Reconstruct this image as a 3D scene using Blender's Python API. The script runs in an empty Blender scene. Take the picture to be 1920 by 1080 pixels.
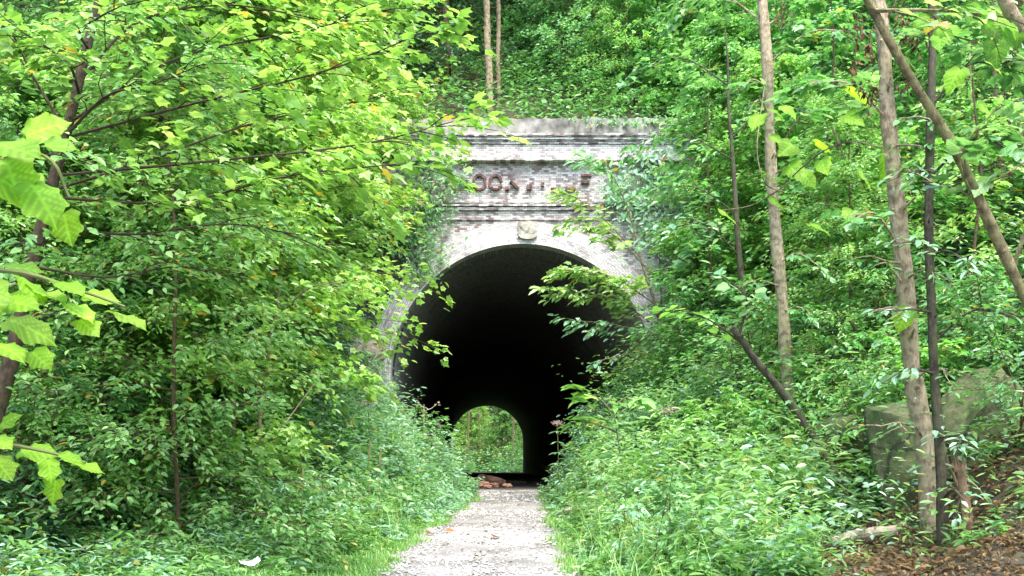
import bpy, math, random
import numpy as np
from mathutils import Vector, noise

R = math.radians
S = bpy.context.scene
C = S.collection
rs = np.random.RandomState

# ------------------------------------------------------------------ camera frame (pixels of the 1920x1080 photograph)
F, VX, VY, CZ = 1867.0, 889.0, 874.0, 0.51
def P(px, py, Y):
    return np.array(((px - VX) / F * Y, Y, CZ + (VY - py) / F * Y))

# ------------------------------------------------------------------ mesh helpers
def smooth01(a, b, x):
    t = np.clip((np.asarray(x, float) - a) / (b - a), 0, 1)
    return t * t * (3 - 2 * t)

class MB:
    """collects vertices, faces, colours, uvs and becomes one mesh"""
    def __init__(s):
        s.v, s.f, s.c, s.n = [], [], [], 0
        s.hascol = False
    def add(s, V, faces, col=None):
        V = np.asarray(V, float).reshape(-1, 3)
        s.v.append(V)
        for fa in faces:
            fa = np.asarray(fa, np.int64)
            if fa.size:
                s.f.append(fa + s.n)
        s.hascol |= col is not None
        col = np.asarray((.2, .2, .2) if col is None else col, float)
        if col.ndim == 1:
            col = np.tile(col, (len(V), 1))
        s.c.append(col)
        s.n += len(V)
    def box(s, x0, x1, y0, y1, z0, z1, col=None):
        V = [(x, y, z) for x in (x0, x1) for y in (y0, y1) for z in (z0, z1)]
        s.add(V, [[(0, 1, 3, 2), (4, 6, 7, 5), (0, 4, 5, 1), (2, 3, 7, 6), (0, 2, 6, 4), (1, 5, 7, 3)]], col)
    def mesh(s, name, mats, smooth=False):
        V = np.concatenate(s.v)
        me = bpy.data.meshes.new(name)
        me.vertices.add(len(V)); me.vertices.foreach_set('co', V.astype(np.float32).ravel())
        idx = np.concatenate([f.ravel() for f in s.f]).astype(np.int32)
        tot = np.concatenate([np.full(len(f), f.shape[1]) for f in s.f]).astype(np.int32)
        start = np.concatenate([[0], np.cumsum(tot)[:-1]]).astype(np.int32)
        me.loops.add(len(idx)); me.loops.foreach_set('vertex_index', idx)
        me.polygons.add(len(tot)); me.polygons.foreach_set('loop_start', start); me.polygons.foreach_set('loop_total', tot)
        me.polygons.foreach_set('use_smooth', np.full(len(tot), bool(smooth)))
        if s.hascol:
            col = np.concatenate(s.c)
            a = me.attributes.new('tint', 'FLOAT_COLOR', 'POINT')
            a.data.foreach_set('color', np.hstack([col, np.ones((len(col), 1))]).astype(np.float32).ravel())
        me.update(calc_edges=True); me.validate()
        for m in (mats if isinstance(mats, (list, tuple)) else [mats]):
            me.materials.append(m)
        return me
    def build(s, name, mat, parent=None, smooth=False):
        return obj(name, s.mesh(name, mat, smooth), parent)

def obj(name, me, parent=None):
    o = bpy.data.objects.new(name, me); C.objects.link(o)
    if parent is not None: o.parent = parent
    return o

def tag(o, label, cat, group=None, kind=None):
    o['label'] = label; o['category'] = cat
    if group: o['group'] = group
    if kind: o['kind'] = kind
    return o

def thing(name, label, cat, loc=(0, 0, 0), rz=0.0, group=None, sc=1.0):
    o = bpy.data.objects.new(name, None); C.objects.link(o)
    o.empty_display_size = 0.2
    o.location = loc; o.rotation_euler = (0, 0, rz); o.scale = (sc, sc, sc)
    return tag(o, label, cat, group)

def nrm(a):
    a = np.asarray(a, float)
    return a / np.maximum(np.linalg.norm(a, axis=-1, keepdims=True), 1e-9)

def tube(mb, pts, rad, sides=6, col=None, cap=True, jit=0.0, rng=None):
    pts = np.asarray(pts, float); n = len(pts)
    rad = np.full(n, rad) if np.isscalar(rad) else np.asarray(rad, float)
    d = nrm(np.gradient(pts, axis=0))
    ref = np.array([0, 1, 0.13]) if abs(d[0][2]) > 0.7 else np.array([0, 0, 1.0])
    u = nrm(np.cross(d, ref)); w = np.cross(d, u)
    a = np.linspace(0, 2 * np.pi, sides, endpoint=False)
    rr = rad[:, None] * (1 + (rng.uniform(-jit, jit, (n, sides)) if jit and rng is not None else 0))
    V = pts[:, None, :] + rr[..., None] * (np.cos(a)[None, :, None] * u[:, None, :] + np.sin(a)[None, :, None] * w[:, None, :])
    i, j = np.meshgrid(np.arange(n - 1), np.arange(sides), indexing='ij')
    j2 = (j + 1) % sides
    q = np.stack([i * sides + j, i * sides + j2, (i + 1) * sides + j2, (i + 1) * sides + j], -1).reshape(-1, 4)
    fs = [q]
    if cap: fs.append(np.array([list(range((n - 1) * sides, n * sides))]))
    mb.add(V.reshape(-1, 3), fs, col)

def curve_pts(ctrl, n=14):
    """Catmull-Rom through control points"""
    c = np.asarray(ctrl, float)
    c = np.vstack([2 * c[0] - c[1], c, 2 * c[-1] - c[-2]])
    out = []
    m = len(c) - 3
    for t in np.linspace(0, m, n):
        k = min(int(t), m - 1); f = t - k
        p0, p1, p2, p3 = c[k:k + 4]
        out.append(0.5 * ((2 * p1) + (-p0 + p2) * f + (2 * p0 - 5 * p1 + 4 * p2 - p3) * f * f + (-p0 + 3 * p1 - 3 * p2 + p3) * f ** 3))
    return np.array(out)

# ------------------------------------------------------------------ materials
def nodes(name):
    m = bpy.data.materials.new(name); m.use_nodes = True
    nt = m.node_tree; nt.nodes.clear()
    out = nt.nodes.new('ShaderNodeOutputMaterial')
    def N(t, **kw):
        n = nt.nodes.new('ShaderNode' + t)
        for k, v in kw.items():
            if hasattr(n, k): setattr(n, k, v)
            else: n.inputs[k].default_value = v
        return n
    def L(a, b): nt.links.new(a, b)
    return m, nt, out, N, L

def ramp(N, L, src, stops, interp='LINEAR'):
    r = N('ValToRGB'); r.color_ramp.interpolation = interp
    e = r.color_ramp.elements
    while len(e) < len(stops): e.new(0.5)
    for k, (p, c) in enumerate(stops):
        e[k].position = p; e[k].color = (*c, 1) if len(c) == 3 else c
    L(src, r.inputs[0]); return r.outputs[0]

def mix(N, L, fac, a, b, mode='MIX'):
    m = N('MixRGB'); m.blend_type = mode
    for k, v in ((0, fac), (1, a), (2, b)):
        if isinstance(v, (int, float)): m.inputs[k].default_value = v
        elif isinstance(v, tuple): m.inputs[k].default_value = (*v, 1)
        else: L(v, m.inputs[k])
    return m.outputs[0]

def leaf_mat(name, trans=0.42, rough=0.42, spec=0.5):
    m, nt, out, N, L = nodes(name)
    at = N('Attribute'); at.attribute_name = 'tint'
    oi = N('ObjectInfo')
    tc = N('TexCoord')
    nz = N('TexNoise'); nz.inputs['Scale'].default_value = 9.0; L(tc.outputs['Object'], nz.inputs['Vector'])
    c = mix(N, L, 1.0, at.outputs['Color'], oi.outputs['Color'], 'MULTIPLY')
    v = ramp(N, L, nz.outputs['Fac'], [(0.3, (0.78, 0.8, 0.72)), (0.7, (1.15, 1.12, 1.1))])
    c = mix(N, L, 1.0, c, v, 'MULTIPLY')
    b = N('BsdfPrincipled'); b.inputs['Roughness'].default_value = rough
    b.inputs['Specular IOR Level'].default_value = spec
    L(c, b.inputs['Base Color'])
    t = N('BsdfTranslucent')
    L(mix(N, L, 1.0, c, (1.2, 1.18, 0.65), 'MULTIPLY'), t.inputs['Color'])
    mx = N('MixShader'); mx.inputs[0].default_value = trans
    L(b.outputs[0], mx.inputs[1]); L(t.outputs[0], mx.inputs[2]); L(mx.outputs[0], out.inputs[0])
    return m

def bark_mat(name, c0, c1, c2, scale=9.0):
    m, nt, out, N, L = nodes(name)
    tc = N('TexCoord')
    mp = N('Mapping'); mp.inputs['Scale'].default_value = (1, 1, 0.3); L(tc.outputs['Object'], mp.inputs[0])
    n1 = N('TexNoise'); n1.inputs['Scale'].default_value = scale * 5; n1.inputs['Detail'].default_value = 8; n1.inputs['Roughness'].default_value = .7; L(mp.outputs[0], n1.inputs['Vector'])
    n2 = N('TexNoise'); n2.inputs['Scale'].default_value = scale * 0.5; n2.inputs['Detail'].default_value = 6; n2.inputs['Roughness'].default_value = .65; L(tc.outputs['Object'], n2.inputs['Vector'])
    n3 = N('TexNoise'); n3.inputs['Scale'].default_value = scale * 1.6; n3.inputs['Detail'].default_value = 5; L(tc.outputs['Object'], n3.inputs['Vector'])
    a = ramp(N, L, n1.outputs['Fac'], [(0.36, c0), (0.6, c1)])
    g = ramp(N, L, n2.outputs['Fac'], [(0.46, (0, 0, 0)), (0.58, (1, 1, 1))])
    c = mix(N, L, g, a, c2)
    c = mix(N, L, .75, c, ramp(N, L, n3.outputs['Fac'], [(0.36, (.38, .34, .28)), (0.52, (1, 1, 1)), (0.7, (1.2, 1.2, 1.15))]), 'MULTIPLY')
    oi = N('ObjectInfo'); c = mix(N, L, 1.0, c, oi.outputs['Color'], 'MULTIPLY')
    b = N('BsdfPrincipled'); b.inputs['Roughness'].default_value = 0.9; L(c, b.inputs['Base Color'])
    bp = N('Bump'); bp.inputs['Strength'].default_value = 0.9; bp.inputs['Distance'].default_value = 0.03
    L(n1.outputs['Fac'], bp.inputs['Height']); L(bp.outputs[0], b.inputs['Normal'])
    L(b.outputs[0], out.inputs[0]); return m

def noise_mat(name, stops, scale=4.0, detail=8, bump=0.4, rough=0.95, dist=0.03, scale2=None, stops2=None, fac2=0.5):
    m, nt, out, N, L = nodes(name)
    tc = N('TexCoord')
    n1 = N('TexNoise'); n1.inputs['Scale'].default_value = scale; n1.inputs['Detail'].default_value = detail; L(tc.outputs['Object'], n1.inputs['Vector'])
    c = ramp(N, L, n1.outputs['Fac'], stops)
    if scale2:
        n2 = N('TexNoise'); n2.inputs['Scale'].default_value = scale2; n2.inputs['Detail'].default_value = 4; L(tc.outputs['Object'], n2.inputs['Vector'])
        c = mix(N, L, fac2, c, ramp(N, L, n2.outputs['Fac'], stops2), 'MULTIPLY')
    b = N('BsdfPrincipled'); b.inputs['Roughness'].default_value = rough; L(c, b.inputs['Base Color'])
    bp = N('Bump'); bp.inputs['Strength'].default_value = bump; bp.inputs['Distance'].default_value = dist
    L(n1.outputs['Fac'], bp.inputs['Height']); L(bp.outputs[0], b.inputs['Normal'])
    L(b.outputs[0], out.inputs[0]); return m

def brick_mat(name, white=0.5, dark=0.5, radial=False, base=((0.24, 0.155, 0.13), (0.28, 0.25, 0.235)), painted_light=None):
    """weathered brick: per-brick colour, lime bloom, sooting, damp streaks"""
    m, nt, out, N, L = nodes(name)
    tc = N('TexCoord')
    if radial:
        uv = N('UVMap'); uv.uv_map = 'UVMap'; vec = uv.outputs[0]
    else:
        sx = N('SeparateXYZ'); L(tc.outputs['Object'], sx.inputs[0])
        cx = N('CombineXYZ'); L(sx.outputs[0], cx.inputs[0]); L(sx.outputs[2], cx.inputs[1]); vec = cx.outputs[0]
    br = N('TexBrick'); L(vec, br.inputs['Vector'])
    br.inputs['Scale'].default_value = 1.0
    br.inputs['Brick Width'].default_value = 0.1; br.inputs['Row Height'].default_value = 0.043
    br.inputs['Mortar Size'].default_value = 0.007; br.inputs['Mortar Smooth'].default_value = 0.3
    br.inputs['Bias'].default_value = 0.0
    br.inputs['Color1'].default_value = (*base[0], 1); br.inputs['Color2'].default_value = (*base[1], 1)
    br.inputs['Mortar'].default_value = (0.22, 0.21, 0.21, 1)
    # second brick layer gives each brick its own black/white value
    b2 = N('TexBrick'); L(vec, b2.inputs['Vector'])
    b2.inputs['Scale'].default_value = 1.0
    b2.inputs['Brick Width'].default_value = 0.1; b2.inputs['Row Height'].default_value = 0.043
    b2.inputs['Mortar Size'].default_value = 0.0
    b2.inputs['Color1'].default_value = (0, 0, 0, 1); b2.inputs['Color2'].default_value = (1, 1, 1, 1)
    n1 = N('TexNoise'); n1.inputs['Scale'].default_value = 1.3; n1.inputs['Detail'].default_value = 7; n1.inputs['Roughness'].default_value = 0.62
    L(vec, n1.inputs['Vector'])
    mp = N('Mapping'); mp.inputs['Scale'].default_value = (3.2, 0.55, 1); L(vec, mp.inputs[0])
    n2 = N('TexNoise'); n2.inputs['Scale'].default_value = 1.6; n2.inputs['Detail'].default_value = 6; L(mp.outputs[0], n2.inputs['Vector'])
    n3 = N('TexNoise'); n3.inputs['Scale'].default_value = 17; n3.inputs['Detail'].default_value = 5; L(vec, n3.inputs['Vector'])
    # white bloom amount = patches + per-brick jitter
    ad = N('Math'); ad.operation = 'MULTIPLY_ADD'; L(b2.outputs['Color'], ad.inputs[0]); ad.inputs[1].default_value = 0.36; L(n1.outputs['Fac'], ad.inputs[2])
    ad2 = N('Math'); ad2.operation = 'MULTIPLY_ADD'; L(n3.outputs['Fac'], ad2.inputs[0]); ad2.inputs[1].default_value = 0.22; L(ad.outputs[0], ad2.inputs[2])
    lo = 0.985 - 0.42 * white
    wf = ramp(N, L, ad2.outputs[0], [(lo - 0.2, (0, 0, 0)), (lo + 0.18, (1, 1, 1))])
    lime = mix(N, L, br.outputs['Fac'], (0.6, 0.575, 0.55), (0.36, 0.345, 0.33))
    c = mix(N, L, wf, br.outputs['Color'], lime)
    # dark lichen / sooting per brick and in streaks
    ad3 = N('Math'); ad3.operation = 'MULTIPLY_ADD'; L(b2.outputs['Color'], ad3.inputs[0]); ad3.inputs[1].default_value = -0.34; L(n2.outputs['Fac'], ad3.inputs[2])
    lo = 0.66 - 0.42 * dark
    df = ramp(N, L, ad3.outputs[0], [(lo - 0.12, (0, 0, 0)), (lo + 0.2, (0.62, 0.62, 0.62))])
    c = mix(N, L, df, c, (0.06, 0.056, 0.06))
    if painted_light:
        c = painted_light(N, L, tc, c, n1)
    b = N('BsdfPrincipled'); b.inputs['Roughness'].default_value = 0.92; L(c, b.inputs['Base Color'])
    bp = N('Bump'); bp.inputs['Strength'].default_value = 0.7; bp.inputs['Distance'].default_value = 0.012
    hm = N('Math'); hm.operation = 'SUBTRACT'; L(n3.outputs['Fac'], hm.inputs[0]); L(br.outputs['Fac'], hm.inputs[1])
    L(hm.outputs[0], bp.inputs['Height']); L(bp.outputs[0], b.inputs['Normal'])
    L(b.outputs[0], out.inputs[0]); return m

def shade_side(N, L, tc, c, n1):
    """painted shade: dark green-black brick low on the left of the portal"""
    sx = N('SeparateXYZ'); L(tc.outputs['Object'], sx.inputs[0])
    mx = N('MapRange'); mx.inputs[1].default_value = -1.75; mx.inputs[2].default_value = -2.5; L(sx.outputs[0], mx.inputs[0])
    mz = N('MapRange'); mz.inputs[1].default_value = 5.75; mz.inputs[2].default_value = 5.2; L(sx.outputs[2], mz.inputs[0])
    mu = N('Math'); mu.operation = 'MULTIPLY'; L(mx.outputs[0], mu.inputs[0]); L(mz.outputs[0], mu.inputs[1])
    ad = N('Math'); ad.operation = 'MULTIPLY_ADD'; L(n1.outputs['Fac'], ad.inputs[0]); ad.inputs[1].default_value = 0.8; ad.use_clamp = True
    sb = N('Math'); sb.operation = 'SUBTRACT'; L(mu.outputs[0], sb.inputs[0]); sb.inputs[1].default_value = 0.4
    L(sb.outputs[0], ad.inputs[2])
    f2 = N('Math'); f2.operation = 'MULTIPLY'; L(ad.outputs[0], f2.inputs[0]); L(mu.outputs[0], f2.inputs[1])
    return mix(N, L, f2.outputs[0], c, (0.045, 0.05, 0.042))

def bore_light_fade(N, L, tc, c, n1):
    """mouth daylight painted as grey fading to sooty black inward and under the crown"""
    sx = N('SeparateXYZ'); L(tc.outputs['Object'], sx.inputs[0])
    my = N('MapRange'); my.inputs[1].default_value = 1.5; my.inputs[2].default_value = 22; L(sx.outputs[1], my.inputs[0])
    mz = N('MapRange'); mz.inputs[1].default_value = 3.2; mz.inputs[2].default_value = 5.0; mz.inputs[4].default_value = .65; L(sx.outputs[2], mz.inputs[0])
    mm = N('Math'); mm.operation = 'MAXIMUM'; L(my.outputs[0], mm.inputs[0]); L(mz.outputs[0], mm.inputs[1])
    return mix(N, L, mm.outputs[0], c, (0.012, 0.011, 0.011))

M = {}
M['leaf'] = leaf_mat('leaf_green', 0.46, 0.34, 0.6)
M['leaf_dull'] = leaf_mat('leaf_matte', 0.35, 0.6, 0.3)
M['leaf_near'] = leaf_mat('leaf_backlit', 0.6, 0.5, 0.3)
M['dead'] = noise_mat('dead_leaf', [(0.3, (0.06, 0.03, 0.014)), (0.7, (0.2, 0.11, 0.05))], 20, 4, 0.2)
def sprigs(ctrl, seed, n, T, size, pal, reach=70):
    """short leafy shoots along a trunk"""
    r = rs(seed); out = []
    c = np.array(ctrl, float)
    for k in range(n):
        f = (k + r.rand()) / n * (len(c) - 1); i = min(int(f), len(c) - 2); b = c[i] + (c[i + 1] - c[i]) * (f - i)
        sx = r.choice([-1, 1]) * r.uniform(.4, 1) * reach
        out.append(([tuple(b), (b[0] + sx * .5, b[1] - r.uniform(0, 25), b[2] - .25), (b[0] + sx, b[1] + r.uniform(-20, 25), b[2] - .45)], 3, .3, 6, T, size, pal))
    return out

M['bark_pale'] = bark_mat('bark_pale', (0.22, 0.17, 0.1), (0.48, 0.4, 0.27), (0.36, 0.31, 0.19))
M['bark_dark'] = bark_mat('bark_dark', (0.03, 0.026, 0.018), (0.1, 0.085, 0.055), (0.07, 0.075, 0.035))
M['bark_mid'] = bark_mat('bark_mid', (0.1, 0.08, 0.05), (0.24, 0.2, 0.12), (0.15, 0.15, 0.07))
M['wood'] = bark_mat('broken_wood', (0.08, 0.045, 0.025), (0.24, 0.15, 0.085), (0.13, 0.1, 0.05))
M['log'] = bark_mat('bare_log', (0.3, 0.25, 0.18), (0.6, 0.53, 0.42), (0.4, 0.33, 0.24))
M['stem'] = noise_mat('green_stem', [(0.3, (0.08, 0.1, 0.03)), (0.7, (0.16, 0.18, 0.06))], 6, 3, 0.1)
M['soil'] = noise_mat('forest_soil', [(0.3, (0.02, 0.022, 0.01)), (0.5, (0.05, 0.045, 0.024)), (0.72, (0.075, 0.095, 0.03))], 2.2, 10, 0.6, dist=0.08,
                      scale2=16, stops2=[(0.3, (0.4, 0.4, 0.4)), (0.7, (1.3, 1.3, 1.2))])
def rock_mat():
    m, nt, out, N, L = nodes('mossy_rock')
    tc = N('TexCoord')
    n1 = N('TexNoise'); n1.inputs['Scale'].default_value = 2.2; n1.inputs['Detail'].default_value = 9; L(tc.outputs['Object'], n1.inputs['Vector'])
    n2 = N('TexNoise'); n2.inputs['Scale'].default_value = 14; n2.inputs['Detail'].default_value = 8; n2.inputs['Roughness'].default_value = .7; L(tc.outputs['Object'], n2.inputs['Vector'])
    mp = N('Mapping'); mp.inputs['Scale'].default_value = (.8, .8, .9); mp.inputs['Rotation'].default_value = (.4, .5, .2); L(tc.outputs['Object'], mp.inputs[0])
    wv = mix(N, L, .12, mp.outputs[0], n2.outputs['Color'])
    v = N('TexVoronoi'); v.feature = 'DISTANCE_TO_EDGE'; v.inputs['Scale'].default_value = 2.2; L(wv, v.inputs['Vector'])
    c = ramp(N, L, n1.outputs['Fac'], [(0.3, (0.05, 0.085, 0.022)), (0.5, (0.105, 0.125, 0.05)), (0.7, (0.19, 0.17, 0.095))])
    c = mix(N, L, .8, c, ramp(N, L, n2.outputs['Fac'], [(0.3, (.45, .45, .4)), (0.6, (1.1, 1.1, 1.05))]), 'MULTIPLY')
    ck = ramp(N, L, v.outputs['Distance'], [(0.0, (.25, .23, .2)), (0.03, (1, 1, 1))])
    c = mix(N, L, .8, c, ck, 'MULTIPLY')
    b = N('BsdfPrincipled'); b.inputs['Roughness'].default_value = .95; L(c, b.inputs['Base Color'])
    ad = N('Math'); ad.operation = 'MULTIPLY_ADD'; L(ck, ad.inputs[0]); ad.inputs[1].default_value = .6; L(n2.outputs['Fac'], ad.inputs[2])
    bp = N('Bump'); bp.inputs['Strength'].default_value = .8; bp.inputs['Distance'].default_value = .04; L(ad.outputs[0], bp.inputs['Height']); L(bp.outputs[0], b.inputs['Normal'])
    L(b.outputs[0], out.inputs[0]); return m
M['rock'] = rock_mat()
M['ledge'] = noise_mat('pale_earth_ledge', [(0.3, (0.1, 0.085, 0.05)), (0.5, (0.3, 0.25, 0.17)), (0.7, (0.42, 0.37, 0.28))], 3, 10, 0.8, dist=0.06)
M['cobble'] = noise_mat('red_stone', [(0.3, (0.16, 0.07, 0.04)), (0.7, (0.42, 0.25, 0.17))], 5, 6, 0.4)
M['paper'] = noise_mat('white_paper', [(0.3, (0.6, 0.6, 0.6)), (0.7, (0.8, 0.8, 0.8))], 6, 3, 0.1, rough=0.6)
M['terracotta'] = noise_mat('terracotta', [(0.3, (0.035, 0.02, 0.018)), (0.5, (0.11, 0.055, 0.045)), (0.72, (0.22, 0.13, 0.11))], 14, 6, 0.4, dist=0.01)
M['keystone'] = noise_mat('keystone_stone', [(0.3, (0.16, 0.15, 0.11)), (0.5, (0.33, 0.31, 0.25)), (0.7, (0.48, 0.47, 0.44))], 6, 6, 0.4, dist=0.02)
M['pink'] = noise_mat('dull_pink_flower', [(0.3, (0.3, 0.2, 0.17)), (0.7, (0.55, 0.42, 0.38))], 30, 3, 0.3)
M['brick'] = brick_mat('weathered_brick', 0.56, 0.6, painted_light=shade_side)
M['brick_white'] = brick_mat('limed_brick', 0.93, 0.5)
M['brick_dark'] = brick_mat('stained_brick', 0.5, 0.72)
M['cap'] = noise_mat('weathered_grey_cap', [(0.3, (0.1, 0.095, 0.085)), (0.5, (0.24, 0.23, 0.21)), (0.7, (0.38, 0.37, 0.34))], 5, 9, 0.5, dist=.02, scale2=2.0, stops2=[(.35, (.5, .5, .48)), (.65, (1.15, 1.15, 1.12))], fac2=.9)
M['brick_low'] = brick_mat('faded_letter_brick', 0.42, 0.5, base=((0.17, 0.09, 0.075), (0.22, 0.19, 0.18)))
M['brick_ring'] = brick_mat('arch_ring_brick', 0.85, 0.3, radial=True, base=((0.24, 0.21, 0.2), (0.3, 0.29, 0.29)))
M['brick_sooty_daylit'] = brick_mat('sooty_daylit_lining_brick', 0.35, 0.5, radial=True, base=((0.46, 0.45, 0.42), (0.52, 0.505, 0.47)), painted_light=bore_light_fade)

def gravel_mat():
    m, nt, out, N, L = nodes('gravel_path')
    tc = N('TexCoord')
    v = N('TexVoronoi'); v.inputs['Scale'].default_value = 38; L(tc.outputs['Object'], v.inputs['Vector'])
    sep = N('SeparateColor'); L(v.outputs['Color'], sep.inputs[0])
    st = ramp(N, L, sep.outputs[0], [(0.0, (0.1, 0.09, 0.085)), (0.3, (0.24, 0.235, 0.235)), (0.85, (0.64, 0.64, 0.63))])
    sh = ramp(N, L, v.outputs['Distance'], [(0.15, (1, 1, 1)), (0.75, (0.45, 0.43, 0.4))])
    st = mix(N, L, 1.0, st, sh, 'MULTIPLY')
    n = N('TexNoise'); n.inputs['Scale'].default_value = 0.85; n.inputs['Detail'].default_value = 5; n.inputs['Distortion'].default_value = 0.6
    mp = N('Mapping'); mp.inputs['Scale'].default_value = (0.55, 1.1, 1); L(tc.outputs['Object'], mp.inputs[0]); L(mp.outputs[0], n.inputs['Vector'])
    n2 = N('TexNoise'); n2.inputs['Scale'].default_value = 45; n2.inputs['Detail'].default_value = 6; L(tc.outputs['Object'], n2.inputs['Vector'])
    dirt = ramp(N, L, n2.outputs['Fac'], [(0.3, (0.15, 0.145, 0.14)), (0.7, (0.29, 0.28, 0.275))])
    f = ramp(N, L, n.outputs['Fac'], [(0.45, (0, 0, 0)), (0.54, (0.95, 0.95, 0.95))])
    c = mix(N, L, f, st, dirt)
    sp = N('SeparateXYZ'); L(tc.outputs['Object'], sp.inputs[0])
    n5 = N('TexNoise'); n5.inputs['Scale'].default_value = 1.7; n5.inputs['Detail'].default_value = 4; L(tc.outputs['Object'], n5.inputs['Vector'])
    damp = ramp(N, L, n5.outputs['Fac'], [(0.38, (0.62, 0.6, 0.57)), (0.6, (1.12, 1.12, 1.12))])
    c = mix(N, L, .85, c, damp, 'MULTIPLY')
    # darker ballast inside the bore
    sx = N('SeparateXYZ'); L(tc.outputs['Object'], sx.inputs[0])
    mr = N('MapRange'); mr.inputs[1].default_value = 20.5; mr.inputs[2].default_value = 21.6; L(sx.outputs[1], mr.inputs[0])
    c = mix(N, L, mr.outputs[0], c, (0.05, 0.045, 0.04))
    b = N('BsdfPrincipled'); b.inputs['Roughness'].default_value = 0.95; L(c, b.inputs['Base Color'])
    bp = N('Bump'); bp.inputs['Strength'].default_value = 0.8; bp.inputs['Distance'].default_value = 0.02; bp.invert = True
    L(v.outputs['Distance'], bp.inputs['Height']); L(bp.outputs[0], b.inputs['Normal'])
    L(b.outputs[0], out.inputs[0]); return m
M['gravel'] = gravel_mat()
M['stone'] = noise_mat('pale_gravel_stone', [(0.3, (0.16, 0.15, 0.14)), (0.5, (0.4, .385, .37)), (0.7, (0.66, 0.64, 0.62))], 13, 3, 0.2)

# ------------------------------------------------------------------ terrain
TX = 1.0          # tunnel axis
Y0, Y1 = 20.7, 76.0
def path_c(y): return 0.70 * smooth01(8.5, 20.5, y)
def path_hw(y): return 1.02 + (0.72 - 1.02) * smooth01(9, 20, y)
def base_z(y): return -0.0478 * np.maximum(0, Y0 - y)
def terrain(x, y, bumps=True):
    x = np.asarray(x, float); y = np.asarray(y, float)
    b = base_z(y)
    t = smooth01(10.5, 17, y)
    u = np.maximum(0, (path_c(y) - x) - path_hw(y) - 0.08)
    v = np.maximum(0, (x - path_c(y)) - path_hw(y) - 0.08)
    ln = 0.1 * u + 0.62 * np.maximum(0, u - 2.6)
    lf = 0.86 * np.minimum(u, 1.9) + 0.72 * np.maximum(0, u - 1.9)
    rn = 0.16 * v + 0.62 * np.maximum(0, v - 3.0)
    rf = 0.92 * np.minimum(v, 2.0) + 0.66 * np.maximum(0, v - 2.0)
    side = b + ln + (lf - ln) * t + rn + (rf - rn) * t
    a = np.abs(x - TX)
    ramp_ = 7.4 + 1.35 * (y - 21.2)
    hill = np.where(y < 21.2, ramp_, 7.4 + 0.8 * (np.minimum(y, 55) - 21.2) - 1.25 * np.maximum(0, y - 55))
    hill = hill + 0.22 * np.maximum(0, a - 4)
    w = smooth01(3.0, 4.1, a)
    front = np.maximum(side, side + (np.maximum(hill, side) - side) * w)
    back = np.maximum(hill, np.where(y < 55, side * 0 + hill, hill))
    far = 0.95 * np.maximum(0, y - 93) + 0.4 * np.maximum(0, a - 3.2)
    z = np.where(y < 20.95, front, np.where(y < Y1, np.where(y < 21.25, np.maximum(hill, 7.3), back), far))
    if bumps:
        n = 0.11 * (np.sin(x * 2.3 + y * 1.1) * np.cos(y * 1.7 - x * .6) + 0.6 * np.sin(x * 5.1 - y * 3.3)) 
        k = smooth01(0.1, 1.5, np.abs(x - path_c(y)) - path_hw(y)) * np.where(y > 21, np.where(y < Y1, 1, 0.4), 1)
        z = z + n * k
    return z
def tz(x, y): return float(terrain(x, y))

def grid_mesh(xs, ys, zfun, keep=None):
    X, Y = np.meshgrid(xs, ys)
    Z = zfun(X, Y)
    ny, nx = X.shape
    i, j = np.meshgrid(np.arange(ny - 1), np.arange(nx - 1), indexing='ij')
    q = np.stack([i * nx + j, i * nx + j + 1, (i + 1) * nx + j + 1, (i + 1) * nx + j], -1)
    if keep is not None:
        q = q[keep((X[:-1, :-1] + X[1:, 1:]) / 2, (Y[:-1, :-1] + Y[1:, 1:]) / 2)]
    mb = MB(); mb.add(np.stack([X, Y, Z], -1), [q.reshape(-1, 4)]); return mb

xs = np.concatenate([np.arange(-60, -12, 2.0), np.arange(-12, 14, 0.22), np.arange(14, 62, 2.0)])
ys = np.concatenate([np.arange(-14, 4, 1.0), np.arange(4, 20.6, 0.22), [20.7, 20.94, 20.96, 21.2], np.arange(21.5, 40, 0.7), np.arange(40, 75, 2.0), [75.6, 75.98, 76.02], np.arange(77, 140, 1.6)])
def ground_z(X, Y):
    z = terrain(X, Y)
    inside = (np.abs(X - path_c(Y)) < path_hw(Y) + 0.05) & (Y < 20.94)
    return np.where(inside, z - 0.05, z)
def keep_g(X, Y):
    a = np.abs(X - TX)
    return ~((a < 3.3) & (Y > 20.85) & (Y < 21.3)) & ~((a < 3.0) & (Y > 75.5) & (Y < 76.3))
g = grid_mesh(xs, ys, ground_z, keep_g).build('ground', M['soil'], smooth=True); g['kind'] = 'structure'

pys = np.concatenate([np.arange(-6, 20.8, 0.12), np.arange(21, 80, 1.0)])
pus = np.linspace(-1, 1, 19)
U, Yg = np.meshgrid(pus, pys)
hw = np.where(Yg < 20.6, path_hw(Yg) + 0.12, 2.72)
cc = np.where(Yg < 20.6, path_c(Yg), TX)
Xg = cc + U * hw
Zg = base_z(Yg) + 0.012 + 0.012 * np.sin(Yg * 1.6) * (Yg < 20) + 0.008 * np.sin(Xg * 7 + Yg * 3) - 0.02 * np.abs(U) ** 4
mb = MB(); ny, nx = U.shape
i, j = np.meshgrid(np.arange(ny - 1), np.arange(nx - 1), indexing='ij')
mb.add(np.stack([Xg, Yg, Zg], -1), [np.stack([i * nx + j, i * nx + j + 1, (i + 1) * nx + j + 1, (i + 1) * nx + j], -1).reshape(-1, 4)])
p = mb.build('path', M['gravel'], smooth=True); p['kind'] = 'structure'

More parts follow.
